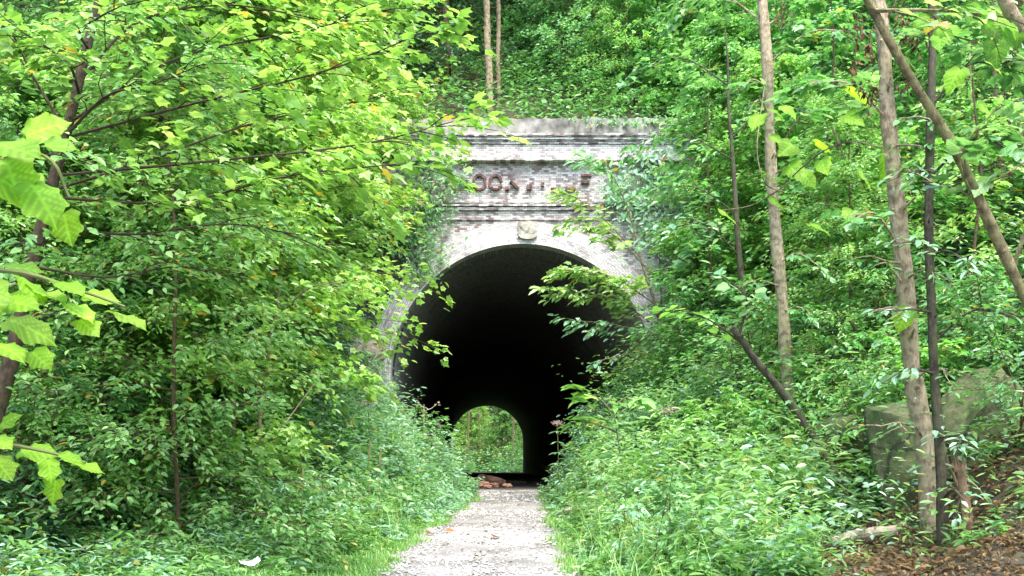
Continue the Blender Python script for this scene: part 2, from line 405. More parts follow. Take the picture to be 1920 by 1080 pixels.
# loose gravel
rng = rs(3)
n = 9000
yy = 6.5 + 14 * rng.rand(n) ** 1.5
uu = rng.uniform(-1.08, 1.08, n)
band = np.sin(yy * 2.1 + 0.7 * np.sin(uu * 2)) + 0.5 * np.sin(yy * 5.3 + uu)
kk = rng.rand(n) < np.clip(0.45 + 0.55 * band, 0.06, 1)
yy, uu = yy[kk], uu[kk]; n = len(yy)
octv = np.array([(1, 0, 0), (0, 1, 0), (-1, 0, 0), (0, -1, 0), (0, 0, 1), (0, 0, -1)], float)
octf = np.array([(0, 1, 4), (1, 2, 4), (2, 3, 4), (3, 0, 4), (1, 0, 5), (2, 1, 5), (3, 2, 5), (0, 3, 5)])
sz = rng.uniform(0.008, 0.024, n)[:, None, None] * rng.uniform(0.6, 1.3, (n, 6, 1))
a = rng.uniform(0, 6.3, n)
V = octv[None] * sz * np.array([1.2, 0.9, 0.7])
V = np.stack([V[..., 0] * np.cos(a)[:, None] - V[..., 1] * np.sin(a)[:, None], V[..., 0] * np.sin(a)[:, None] + V[..., 1] * np.cos(a)[:, None], V[..., 2]], -1)
V += np.stack([path_c(yy) + uu * path_hw(yy), yy, base_z(yy) + 0.02], -1)[:, None, :]
mb = MB(); mb.add(V.reshape(-1, 3), [(octf[None] + 6 * np.arange(n)[:, None, None]).reshape(-1, 3)])
tag(mb.build('gravel', M['stone']), 'loose pale gravel scattered over the path', 'gravel', kind='stuff')

# ------------------------------------------------------------------ tunnel portal
RAD, SPR = 2.74, 2.39
def arch_z(x, r=RAD): return SPR + np.sqrt(np.maximum(0, r * r - x * x))
portal = thing('tunnel_portal', 'weathered brick tunnel portal with dark arched mouth and worn raised lettering', 'tunnel portal', (TX, Y0, 0))
HW = 3.42
def strip_wall(x0, x1, zt, yf, yb, zb=-0.6, hole=True, nx=120):
    mb = MB()
    xs_ = np.unique(np.concatenate([np.linspace(x0, x1, nx), [v for v in (-RAD, RAD) if x0 < v < x1]]))
    def low(x): return np.where(np.abs(x) < RAD - 1e-6, arch_z(x) + 0.0, zb) if hole else np.full_like(x, zb)
    for xa, xb in zip(xs_[:-1], xs_[1:]):
        m_ = (xa + xb) / 2
        la = arch_z(xa) if hole and abs(m_) < RAD else zb
        lb = arch_z(xb) if hole and abs(m_) < RAD else zb
        mb.add([(xa, yf, la), (xb, yf, lb), (xb, yf, zt), (xa, yf, zt), (xa, yb, la), (xb, yb, lb), (xb, yb, zt), (xa, yb, zt)],
               [[(0, 1, 2, 3), (5, 4, 7, 6), (3, 2, 6, 7), (0, 4, 5, 1)]])
    for x in (x0, x1):
        mb.add([(x, yf, zb), (x, yf, zt), (x, yb, zt), (x, yb, zb)], [[(0, 1, 2, 3)]])
    return mb
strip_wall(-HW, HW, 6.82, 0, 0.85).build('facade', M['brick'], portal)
def slab(name, x0, x1, yf, yb, z0, z1, mat, rough=0.006, seed=0):
    r = rs(seed); mb = MB(); n_ = 60
    xs_ = np.linspace(x0, x1, n_)
    j0 = r.uniform(-rough, rough, n_); j1 = r.uniform(-rough, rough, n_)
    rows = []
    for k, x in enumerate(xs_):
        rows += [(x, yf + r.uniform(-rough, rough), z0 + j0[k]), (x, yf + r.uniform(-rough, rough), z1 + j1[k]), (x, yb, z1), (x, yb, z0)]
    i = np.arange(n_ - 1)[:, None] * 4
    q = np.concatenate([i + np.array([(0, 4, 5, 1)]), i + np.array([(1, 5, 6, 2)]), i + np.array([(0, 3, 7, 4)])])
    e = (n_ - 1) * 4
    mb.add(rows, [q, [(0, 1, 2, 3), (e, e + 3, e + 2, e + 1)]])
    return mb.build(name, mat, portal)
XL, XR = -2.55, 3.42
slab('frieze', XL, XR, -0.17, 0.85, 6.822, 7.15, M['brick_white'], 0.01, 1)
slab('cornice', XL - 0.03, XR, -0.2, 0.85, 7.152, 7.195, M['brick_dark'], 0.008, 2)
slab('cornice', XL - 0.05, XR, -0.24, 0.85, 7.225, 7.268, M['brick_white'], 0.008, 3)
slab('cornice', XL - 0.05, XR, -0.21, 0.85, 7.197, 7.223, M['brick_dark'], 0.004, 13)
slab('cornice', XL - 0.08, XR, -0.28, 0.85, 7.296, 7.335, M['brick_dark'], 0.008, 4)
slab('cornice', XL - 0.06, XR, -0.245, 0.85, 7.270, 7.294, M['brick_dark'], 0.004, 14)
slab('parapet', XL, XR, -0.23, 0.85, 7.337, 7.66, M['cap'], 0.016, 5)
for k, (z, d) in enumerate(((5.995, .05), (5.925, .085), (5.855, .055))):
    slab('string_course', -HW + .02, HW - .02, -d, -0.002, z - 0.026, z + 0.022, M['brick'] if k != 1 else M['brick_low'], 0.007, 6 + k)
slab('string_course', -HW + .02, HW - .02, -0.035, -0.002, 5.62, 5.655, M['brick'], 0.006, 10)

def arc_band(r0, r1, yf, yb, mat, name, zb=-0.4, nseg=72, jit=0.0, seed=0):
    """arch ring with legs: uv = (radial, arc length) so courses run across the ring"""
    r = rs(seed); mb = MB()
    prof = [(-1, zb, None)]
    pts = [(np.array((-1.0, 0.0)), zb)]
    ang = np.linspace(np.pi, 0, nseg)
    line = [(('l'), z) for z in np.linspace(zb, SPR, 16)[:-1]] + [('a', t) for t in ang] + [('r', z) for z in np.linspace(SPR, zb, 16)[1:]]
    Vs, uvs = [], []; s_ = 0; last = None
    for kind_, t in line:
        if kind_ == 'a': dirv = np.array((np.cos(t), np.sin(t))); o0, o1 = dirv * r0 + (0, SPR), dirv * r1 + (0, SPR)
        else:
            sg = -1 if kind_ == 'l' else 1
            o0, o1 = np.array((sg * r0, t)), np.array((sg * r1, t))
        if last is not None: s_ += np.linalg.norm(o0 - last)
        last = o0
        jj = r.uniform(-jit, jit, 2)
        Vs += [(o0[0], yf + jj[0], o0[1]), (o1[0], yf + jj[1], o1[1]), (o1[0], yb, o1[1]), (o0[0], yb, o0[1])]
        uvs += [(s_, 0), (s_, r1 - r0), (s_, r1 - r0 + yb - yf), (s_, -(yb - yf))]
    m_ = len(line); i = np.arange(m_ - 1)[:, None] * 4
    q = np.concatenate([i + np.array([(0, 1, 5, 4)]), i + np.array([(1, 2, 6, 5)]), i + np.array([(0, 4, 7, 3)])])
    mb.add(Vs, [q]); me = mb.mesh(name, mat)
    uv = me.uv_layers.new(name='UVMap')
    li = np.zeros(len(me.loops), np.int32); me.loops.foreach_get('vertex_index', li)
    uv.data.foreach_set('uv', np.array(uvs, np.float32)[li].ravel())
    return obj(name, me, portal)
arc_band(RAD - 0.012, RAD + 0.235, -0.07, 0.3, M['brick_ring'], 'arch_ring', jit=0.008, seed=1)
arc_band(RAD + 0.238, RAD + 0.46, -0.035, -0.003, M['brick_ring'], 'arch_ring', zb=SPR - 0.6, jit=0.006, seed=2)

# lining of the bore (uv: along the tunnel, arc length)
prof = [(-RAD, z) for z in np.linspace(-0.4, SPR, 8)[:-1]] + [(RAD * np.cos(t), SPR + RAD * np.sin(t)) for t in np.linspace(np.pi, 0, 60)] + [(RAD, z) for z in np.linspace(SPR, -0.4, 8)[1:]]
prof = np.array(prof); s_ = np.concatenate([[0], np.cumsum(np.linalg.norm(np.diff(prof, axis=0), axis=1))])
ly = np.concatenate([[0.301], np.arange(0.8, 12, 0.8), np.arange(12, Y1 - Y0 + 0.1, 2.5), [Y1 - Y0 + 0.3]])
V = np.array([(x, y, z) for y in ly for x, z in prof]); uvs = np.array([(y, s) for y in ly for s in s_], np.float32)
np_ = len(prof); i, j = np.meshgrid(np.arange(len(ly) - 1), np.arange(np_ - 1), indexing='ij')
mb = MB(); mb.add(V, [np.stack([i * np_ + j, i * np_ + j + 1, (i + 1) * np_ + j + 1, (i + 1) * np_ + j], -1).reshape(-1, 4)])
me = mb.mesh('lining', M['brick_sooty_daylit'], True); uv = me.uv_layers.new(name='UVMap')
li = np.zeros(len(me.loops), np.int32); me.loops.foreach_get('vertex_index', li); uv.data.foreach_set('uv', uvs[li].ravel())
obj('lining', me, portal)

# carved keystone: a bossed shield above the crown
mb = MB()
kx, kz = (990 - 980) * .01109, CZ + (874 - 433) * .01109
mb.box(kx - .2, kx + .2, -.11, -.004, kz - .12, kz + .17)
a = np.linspace(np.pi, 2 * np.pi, 12)
rim = [(kx + .2 * np.cos(t), -.13, kz - .1 + .1 * np.sin(t)) for t in a]
mb.add(rim + [(x, -.004, z) for x, y, z in rim], [[tuple(range(12))], [(k, k + 1, k + 13, k + 12) for k in range(11)]])
for k, (dx, dz, r_, dy) in enumerate(((-.05, .05, .12, .02), (.08, -.02, .1, .012), (-.11, -.05, .07, .008), (.03, .11, .07, .006))):
    t = np.linspace(0, 2 * np.pi, 12)[:-1]; wob = 1 + .2 * np.sin(3 * t + k)
    mb.add([(kx + dx + r_ * q_ * np.cos(q), -.112, kz + dz + r_ * q_ * np.sin(q)) for q, q_ in zip(t, wob)] + [(kx + dx + .6 * r_ * np.cos(q), -.112 - dy, kz + dz + .6 * r_ * np.sin(q)) for q in t],
           [[(k2, (k2 + 1) % 11, 11 + (k2 + 1) % 11, 11 + k2) for k2 in range(11)], [tuple(range(11, 22))]])
mb.build('keystone', M['keystone'], portal)

# raised letters, most strokes worn back into the wall
def stroke(mb, a, b, w, yf):
    a = np.array(a); b = np.array(b); d = b - a; l = np.linalg.norm(d); d = d / max(l, 1e-6); n_ = np.array((-d[1], d[0])) * w / 2
    q = [a - n_, b - n_, b + n_, a + n_]
    mb.add([(x, yf, z) for x, z in q] + [(x, -0.002, z) for x, z in q], [[(0, 1, 2, 3), (0, 4, 5, 1), (1, 5, 6, 2), (2, 6, 7, 3), (3, 7, 4, 0)]])
LET = {
 'R': [((.1, 0), (.1, 1)), ((.1, 1), (.7, .95)), ((.75, .95), (.8, .6)), ((.1, .52), (.75, .55)), ((.45, .5), (.85, 0))],
 'O': [((.1, .25), (.1, .75)), ((.1, .75), (.33, 1)), ((.33, 1), (.67, 1)), ((.67, 1), (.9, .75)), ((.9, .75), (.9, .25)), ((.9, .25), (.67, 0)), ((.67, 0), (.33, 0)), ((.33, 0), (.1, .25))],
 'C': [((.9, .3), (.67, 0)), ((.67, 0), (.33, 0)), ((.33, 0), (.1, .25)), ((.1, .25), (.1, .75)), ((.1, .75), (.33, 1)), ((.33, 1), (.67, 1)), ((.67, 1), (.88, .75)), ((.88, .75), (.88, .55))],
 'K': [((.1, 0), (.1, 1)), ((.85, 1), (.15, .5)), ((.35, .6), (.9, .02))],
 'V': [((.05, 1), (.45, .05)), ((.95, 1), (.55, .05))],
 'I': [((.5, 0), (.5, 1))],
 'L': [((.15, 0), (.15, 1)), ((.15, .02), (.85, .02))],
 'E': [((.12, 0), (.12, 1)), ((.12, 1), (.85, 1)), ((.12, .5), (.7, .5)), ((.12, 0), (.85, 0))],
}
BOLD = {0: [3, 4], 1: list(range(8)), 2: list(range(8)), 3: [2], 4: [], 5: [], 6: [1], 7: [1], 8: [1, 2]}
cx_ = [873, 900, 930, 962, 993, 1018, 1043, 1070, 1100]
for k, ch in enumerate('ROCKVILLE'):
    w_, h_ = 0.30, 0.285
    ox = (cx_[k] - 980) * .01109 - w_ / 2; oz = CZ + (874 - 356) * .01109
    mb = MB(); mats = [M['terracotta'], M['brick_low']]
    faint = MB()
    for s_i, (a, b) in enumerate(LET[ch]):
        A = (ox + a[0] * w_, oz + a[1] * h_); B = (ox + b[0] * w_, oz + b[1] * h_)
        if s_i in BOLD[k]: stroke(mb, A, B, .05, -.075 + .002 * s_i)
        else: stroke(faint, A, B, .05, -.008 - .001 * s_i)
    if k == 3: mb.box(ox - .0, ox + .075, -.09, -.002, oz - .02, oz + .05)
    if k == 4: mb.box(ox + .1, ox + .2, -.08, -.002, oz - .01, oz + .09)
    if k == 5: mb.box(ox + .12, ox + .18, -.08, -.002, oz + .06, oz + .13)
    if faint.n:
        base_i = mb.n if mb.n else 0
    o = (mb if mb.n else faint).build('letter', M['terracotta'], portal)
    o['label'] = 'raised brick letter ' + ch + (' of red terracotta' if k in (1, 2) else ' mostly worn away')
    if mb.n and faint.n: faint.build('worn_stroke', M['brick'], o)

# ------------------------------------------------------------------ leaves
def halves(half, zc=0.0, fold=0.12):
    """leaf outline from one half (x along the midrib, y out): fan of quads about the midrib"""
    h = np.array(half, float); n_ = len(h)
    mid = np.stack([h[:, 0] * 0 + np.clip(h[:, 0], 0, 1), 0 * h[:, 0]], -1)
    V, Fq = [], []
    for x, y in h: V.append((x, y, fold * abs(y) - zc * (x ** 2) - 0.5 * y * y * zc))
    for x, y in h: V.append((x, -y, fold * abs(y) - zc * (x ** 2) - 0.5 * y * y * zc))
    for x, y in mid: V.append((x, 0, -zc * x * x))
    for k in range(n_ - 1):
        Fq.append((2 * n_ + k, 2 * n_ + k + 1, k + 1, k)); Fq.append((2 * n_ + k + 1, 2 * n_ + k, n_ + k, n_ + k + 1))
    return np.array(V), [np.array(Fq)]
OVAL = (np.array([(0, 0, 0), (.32, .23, .05), (.7, .17, .0), (1, 0, -.12), (.7, -.17, .0), (.32, -.23, .05)]), [np.array([(0, 3, 2, 1), (0, 5, 4, 3)])])
LANCE = (np.array([(0, 0, 0), (.3, .12, .03), (.65, .1, .0), (1, 0, -.15), (.65, -.1, .0), (.3, -.12, .03)]), [np.array([(0, 3, 2, 1), (0, 5, 4, 3)])])
LOBE = (np.array([(0, 0, 0), (.02, .34, .03), (.3, .3, .05), (.5, .46, 0), (.62, .2, .03), (1, 0, -.14), (.62, -.2, .03), (.5, -.46, 0), (.3, -.3, .05), (.02, -.34, .03)]),
        [np.array([(0, 2, 1), (0, 4, 2), (2, 4, 3), (0, 8, 6), (0, 9, 8), (8, 7, 6)]), np.array([(0, 6, 5, 4)])])
HEART = halves([(0, 0), (-.1, .2), (0, .4), (.25, .46), (.55, .34), (.8, .14), (1, 0)], 0.18, 0.1)
def fine_leaf(half, zc, fold, wav, seed):
    """large leaf seen close: dense toothed outline, waved blade, veins raised and paler"""
    h0 = np.array(half, float); h = [h0[0]]
    for a, b in zip(h0[:-1], h0[1:]):
        for f in (1 / 3, 2 / 3, 1): h.append(a + (b - a) * f)
    r = rs(seed); h = np.array(h); n_ = len(h); rows = 7; ph = r.uniform(0, 6)
    h[1:-1] += r.normal(0, .007, (n_ - 2, 2))
    V, Fq, sh = [], [], []
    org = [(.0, 0), (.12, 0), (.3, 0), (.5, 0), (.68, 0)]
    def vein(x, y):
        best = abs(y) * 1.2
        for k, (ox, _) in enumerate(org):      # side veins leave the midrib at about 50 degrees
            best = min(best, abs((abs(y)) * .64 - (x - ox) * .77) if abs(y) > .02 else 1)
        return best
    for sg in (1, -1):
        b0 = len(V); pz = r.uniform(0, 6)
        for i, (x, y) in enumerate(h):
            mx = np.clip(x, 0.0, 0.88 if x < .98 else 1)
            for k in range(rows):
                f = k / (rows - 1); X = mx + (x - mx) * f; Y = sg * y * f
                vd = vein(X, Y); g = math.exp(-(vd / .025) ** 2)
                z = fold * abs(Y) - zc * X * X - 1.1 * zc * Y * Y + wav * np.sin(6 * X + 5 * Y + ph) * (abs(Y) + .1) + wav * .8 * f * f * np.sin(13 * X + pz) * .5 - .012 * g
                V.append((X, Y, z)); sh.append((.84 + .5 * g) * (1 - .12 * f ** 4) * r.uniform(.93, 1.05))
        for i in range(n_ - 1):
            for k in range(rows - 1):
                a = b0 + i * rows + k
                q = (a, a + 1, a + rows + 1, a + rows)
                Fq.append(q if sg < 0 else q[::-1])
    return np.array(V), [np.array(Fq)], np.array(sh)
TULIP_H = [(0, 0), (-.06, .09), (-.09, .22), (-.04, .36), (.04, .47), (.14, .49), (.24, .44), (.33, .41), (.42, .43), (.52, .47), (.6, .48), (.66, .4), (.7, .31), (.77, .24), (.86, .15), (.94, .06), (1.0, 0)]
TULIPS = [fine_leaf(TULIP_H, .2, .14, .09, 1), fine_leaf(TULIP_H, .3, .06, .11, 2), fine_leaf(TULIP_H, .14, .22, .09, 3)]
GRAPE = fine_leaf([(0, 0), (-.1, .1), (-.12, .24), (-.02, .38), (.12, .46), (.22, .47), (.3, .38), (.4, .4), (.52, .38), (.6, .3), (.74, .22), (.88, .1), (1, 0)], .15, .08, .07, 4)

def leaves(mb, T, pos, d, nn, size, col):
    pos = np.asarray(pos, float).reshape(-1, 3); n_ = len(pos)
    if n_ == 0: return
    x = nrm(np.asarray(d, float).reshape(-1, 3)); z = np.asarray(nn, float).reshape(-1, 3)
    z = nrm(z - (z * x).sum(1, keepdims=True) * x); y = np.cross(z, x)
    TV, TF = T[:2]; k = len(TV)
    sz = np.broadcast_to(np.asarray(size, float), (n_,))[:, None, None]
    V = pos[:, None, :] + sz * (TV[None, :, 0:1] * x[:, None] + TV[None, :, 1:2] * y[:, None] + TV[None, :, 2:3] * z[:, None])
    fs = [(f[None] + k * np.arange(n_)[:, None, None]).reshape(-1, f.shape[1]) for f in TF]
    cc_ = np.repeat(np.asarray(col, float), k, axis=0)
    if len(T) > 2: cc_ = cc_ * np.tile(T[2], n_)[:, None]
    mb.add(V.reshape(-1, 3), fs, cc_)

# palettes: (dark, mid, light) linear base colours
PAL = {
 'lime':   [(.13, .32, .07), (.2, .44, .11), (.36, .6, .24)],
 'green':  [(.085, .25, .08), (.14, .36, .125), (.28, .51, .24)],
 'deep':   [(.045, .14, .065), (.08, .21, .095), (.14, .3, .15)],
 'blue':   [(.09, .23, .13), (.15, .34, .21), (.29, .5, .36)],
 'mint':   [(.2, .42, .26), (.3, .56, .38), (.45, .67, .53)],
 'yellow': [(.24, .43, .14), (.36, .57, .24), (.53, .67, .38)],
 'near':   [(.22, .45, .035), (.27, .52, .045), (.33, .58, .07)],
}
def tints(rng, n_, pal, odd=0.02):
    p = np.array(PAL[pal]); t = rng.rand(n_) ** 1.1 * 2
    k = np.clip(t.astype(int), 0, 1); f = (t - k)[:, None]
    c = p[k] * (1 - f) + p[k + 1] * f
    c = c * rng.normal(1, 0.1, (n_, 1)).clip(.7, 1.3)
    o = rng.rand(n_) < odd
    c[o] = np.array((.4, .36, .08)) * rng.uniform(.7, 1.1, (o.sum(), 1))
    return c

def spray(rng, base, d, length, nl, size, droop=0.25, flat=0.3):
    """one leafy twig: returns twig polyline and leaf arrays; leaves alternate in a nearly level plane"""
    d = nrm(d); side = nrm(np.cross((0, 0, 1), d) + 1e-6); 
    t = np.linspace(0, 1, 5)
    pts = base + d * (t[:, None] * length) + np.array((0, 0, -1.0)) * (droop * length * t[:, None] ** 2)
    pts = pts + side * (0.08 * length * np.sin(t * rng.uniform(2, 5))[:, None] * rng.choice([-1, 1]))
    tl = np.sort(rng.uniform(0.12, 1.0, nl))
    lp = np.stack([np.interp(tl, t, pts[:, k]) for k in range(3)], -1)
    sg = np.where(np.arange(nl) % 2, 1, -1)
    ang = rng.uniform(.5, 1.25, nl) * (1.15 - .6 * tl)
    out = rng.uniform(0, .16, nl) * length
    ld = d[None] * np.cos(ang)[:, None] + side[None] * (sg * np.sin(ang))[:, None]
    lp = lp + ld * out[:, None]
    lp[:, 2] += rng.normal(0, .11 * length, nl)
    ld = ld + np.stack([np.zeros(nl), np.zeros(nl), rng.uniform(-.7, .12, nl)], -1)
    ln = np.stack([rng.normal(0, flat, nl), rng.normal(0, flat, nl), np.ones(nl)], -1)
    return pts, lp, ld, ln, size * rng.uniform(.65, 1.2, nl)

def grow(seed, h, r0, crown0, limbs, llen, leaf, T, pal, sprays=6, nl=14, slen=.7, lean=(0, 0), up=0.15, droop=.25, flat=.32, shape='cone', twigs=True, topbare=False, matk='leaf', bark='bark_mid', stems=1, odd=.02):
    """a tree or shrub: meshes for trunk, limbs, crown"""
    rng = rs(seed); tr, lm, cr = MB(), MB(), MB()
    for s in range(stems):
        off = np.array((rng.normal(0, .06), rng.normal(0, .06), 0)) * (stems > 1)
        lx, ly_ = (lean[0] + (rng.normal(0, .28) if stems > 1 else 0)), (lean[1] + (rng.normal(0, .28) if stems > 1 else 0))
        hh = h * (1 if stems == 1 else rng.uniform(.7, 1.05))
        ctrl = [off + np.array((0, 0, -.25))] + [off + np.array((lx * hh * f + rng.normal(0, .012 * hh), ly_ * hh * f + rng.normal(0, .012 * hh), hh * f)) for f in (.02, .25, .5, .75, 1)]
        tp = curve_pts(ctrl, 16); rr = r0 * (1 - .82 * np.linspace(0, 1, 16) ** 1.1); rr[0] *= 1.5; rr[1] *= 1.2
        tube(tr, tp, rr, 8, jit=.06, rng=rng)
        nlb = max(3, limbs // stems)
        for q in range(nlb):
            f = crown0 + (1 - crown0) * ((q + rng.rand()) / nlb)
            az = q * 2.4 + rng.uniform(-.5, .5) + s
            k = f * 15; ki = min(int(k), 14); b = tp[ki] + (tp[ki + 1] - tp[ki]) * (k - ki)
            g_ = (f - crown0) / max(1e-3, 1 - crown0)
            prof_ = {'cone': (1 - g_) ** .6 * (.65 + .35 * min(1, g_ * 4)), 'round': math.sqrt(max(.05, 1 - (2 * g_ - .9) ** 2)), 'umbrella': .4 + .6 * g_ * (1.25 - g_ ** 3)}[shape]
            ll = llen * max(.22, prof_) * rng.uniform(.7, 1.25)
            el = up + .5 * g_ + rng.normal(0, .12)
            d = np.array((np.cos(az) * np.cos(el), np.sin(az) * np.cos(el), np.sin(el)))
            sd = np.cross(d, (0, 0, 1))
            bend = rng.normal(0, .18)
            t_ = np.linspace(0, 1, 6)[:, None]
            lp_ = b + d * t_ * ll + sd * bend * ll * t_ ** 2 - np.array((0, 0, droop * .8)) * ll * t_ ** 2
            lr = max(.006, .32 * rr[ki]) * (1 - .75 * np.linspace(0, 1, 6))
            tube(lm, lp_, lr, 5)
            for w_ in range(sprays):
                ft = .18 + .82 * ((w_ + rng.rand()) / sprays)
                bb = np.array([np.interp(ft * 5, np.arange(6), lp_[:, c_]) for c_ in range(3)])
                a2 = rng.uniform(.35, 1.15) * (1 if w_ % 2 else -1) * (1.15 - .7 * ft)
                dd = np.array((d[0] * np.cos(a2) - d[1] * np.sin(a2), d[0] * np.sin(a2) + d[1] * np.cos(a2), rng.normal(.02, .18)))
                L_ = slen * rng.uniform(.6, 1.25) * (ll / llen * .5 + .5)
                pts, lp, ld, ln, ls = spray(rng, bb, dd, L_, nl, leaf, droop, flat)
                if twigs: tube(lm, pts, np.linspace(.007, .002, 5), 3, cap=False)
                leaves(cr, T, lp, ld, ln, ls, tints(rng, nl, pal, odd) * rng.normal(1, .12))
    return dict(trunk=tr.mesh('trunk', M[bark], True), limbs=lm.mesh('limbs', M[bark]) if lm.n else None, crown=cr.mesh('crown', M[matk]))

def place(meshes, name, label, cat, x, y, rz=0., sc=1., group=None, tint=(1, 1, 1), z=None, names=('trunk', 'limbs', 'crown'), bark=None):
    t = thing(name, label, cat, (x, y, tz(x, y) if z is None else z), rz, group, sc)
    for k, nm in zip(('trunk', 'limbs', 'crown'), names):
        if meshes.get(k) is None: continue
        o = obj(nm, meshes[k], t)
        o.color = (*tint, 1) if k == 'crown' else (*(bark or (.55, .48, .36)), 1)
    return t

PR = {}
PR['tulip1'] = grow(11, 8.5, .034, .10, 64, 2.5, .125, LOBE, 'lime', 9, 30, .9, flat=.7)
PR['tulip2'] = grow(12, 7.5, .05, .06, 60, 2.4, .122, LOBE, 'green', 9, 30, .9, up=.05, flat=.7)
PR['tulip3'] = grow(20, 7.6, .05, .36, 58, 2.3, .12, LOBE, 'lime', 9, 32, .9, flat=.7)
PR['beech1'] = grow(13, 8.0, .04, .08, 60, 2.5, .108, OVAL, 'green', 9, 34, .9, up=.1, flat=.7)
PR['beech2'] = grow(14, 6.5, .038, .06, 56, 2.3, .105, OVAL, 'lime', 9, 34, .9, up=.0, flat=.7)
PR['deep1'] = grow(15, 9.0, .13, .15, 50, 2.7, .16, OVAL, 'deep', 8, 20, .85, matk='leaf_dull')
PR['deep2'] = grow(16, 7.0, .10, .05, 50, 2.3, .17, OVAL, 'blue', 8, 18, .8, matk='leaf_dull')
PR['tall1'] = grow(17, 13.0, .13, .38, 34, 2.6, .16, LOBE, 'green', 7, 14, .85, bark='bark_pale')
PR['slim1'] = grow(18, 6.5, .045, .2, 24, 1.6, .14, LOBE, 'green', 5, 12, .6)
PR['slim2'] = grow(19, 5.5, .04, .15, 22, 1.5, .13, OVAL, 'yellow', 5, 13, .6)
PR['shrub1'] = grow(21, 1.9, .018, .12, 34, .75, .1, OVAL, 'green', 5, 12, .38, stems=5, shape='round', up=.3, bark='bark_mid')
PR['shrub2'] = grow(22, 1.6, .016, .1, 32, .7, .085, OVAL, 'blue', 5, 13, .36, stems=5, shape='round', up=.3, bark='bark_mid')
PR['shrub3'] = grow(23, 2.3, .02, .1, 36, .9, .13, LOBE, 'lime', 5, 10, .42, stems=5, shape='round', up=.3, bark='bark_mid')
PR['weed1'] = grow(24, .95, .006, .1, 26, .22, .085, LANCE, 'lime', 2, 7, .16, stems=5, up=.5, bark='bark_mid', twigs=False)
PR['weed2'] = grow(25, .8, .006, .1, 26, .24, .07, OVAL, 'mint', 2, 8, .16, stems=5, up=.5, bark='bark_mid', twigs=False)
PR['weed3'] = grow(26, 1.1, .007, .15, 24, .2, .11, OVAL, 'green', 2, 6, .16, stems=4, up=.45, bark='bark_mid', twigs=False)


# ------------------------------------------------------------------ ground cover
def cover(name, label, cat, seed, n, ux, yr, side, T, pals, hgt, m, leaf, spread=.16, ypow=1.0, mat='leaf', upow=1.0, bare=None):
    """low plants one could not count: many short stems with leaves, one mesh"""
    rng = rs(seed); mb = MB()
    y = yr[0] + (yr[1] - yr[0]) * rng.rand(n) ** ypow
    u = ux[0] + (ux[1] - ux[0]) * rng.rand(n) ** upow
    if side == 'both': sg = np.where(rng.rand(n) < .5, -1, 1)
    else: sg = np.full(n, side)
    x = path_c(y) + sg * (path_hw(y) + u)
    k = ~((y > 20.5) & (np.abs(x - TX) < 3.6) & (y < 21.3))
    x, y, u = x[k], y[k], u[k]; n = len(x)
    z = terrain(x, y)
    h = hgt(u, y) * rng.uniform(.45, 1.2, n)
    # clumps: light, dark and bare patches
    cl = np.sin(x * 2.1 + 1.3 * np.sin(y * 1.3)) * np.cos(y * 1.9 + .7 * np.sin(x * 1.7)) + .5 * np.sin(4.3 * x + 3.1 * y)
    h = h * np.clip(.8 + .55 * cl + .35 * np.sin(7.3 * x + 2 * np.sin(5.1 * y)), .22, 2.2)
    if bare is not None:
        kp = rng.rand(n) > bare(x, y)
        x, y, z, h, cl, u = x[kp], y[kp], z[kp], h[kp], cl[kp], u[kp]; n = len(x)
    lean = rng.normal(0, .28, (n, 2))
    t = np.tile((np.arange(m) + .5) / m, (n, 1)); t = np.clip(t + rng.uniform(-.1, .1, t.shape), .08, 1) ** .7
    az = (np.arange(m) * 2.4)[None] + rng.uniform(0, 6.28, (n, 1)) + rng.normal(0, .3, (n, m))
    rad = spread * h[:, None] * (1.15 - .8 * t) * rng.uniform(.2, 1, (n, m))
    px = x[:, None] + lean[:, :1] * h[:, None] * t + rad * np.cos(az)
    py = y[:, None] + lean[:, 1:] * h[:, None] * t + rad * np.sin(az)
    pz = z[:, None] + h[:, None] * t
    d = np.stack([np.cos(az), np.sin(az), rng.uniform(-.55, .35, (n, m))], -1)
    nn = np.stack([rng.normal(0, .35, (n, m)), rng.normal(-.12, .35, (n, m)), np.ones((n, m))], -1)
    pk = np.array(pals); pi = np.clip(((cl + 1.5) / 3 * len(pals) + rng.normal(0, .5, n)).astype(int), 0, len(pals) - 1)
    col = np.zeros((n, m, 3))
    for q, pn in enumerate(pals):
        s_ = pi == q
        if s_.any(): col[s_] = tints(rng, s_.sum() * m, pn, .015).reshape(-1, m, 3)
    col *= (.55 + .45 * t)[..., None]          # leaves darker towards the foot of the stem
    sz = leaf * rng.uniform(.6, 1.2, (n, m)) * (.6 + 1.0 * rng.rand(n, 1) ** 2.5 + .25 * h[:, None])
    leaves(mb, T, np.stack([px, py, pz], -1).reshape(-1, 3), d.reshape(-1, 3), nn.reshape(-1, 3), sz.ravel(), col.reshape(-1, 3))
    return tag(mb.build(name, M[mat]), label, cat, kind='stuff')

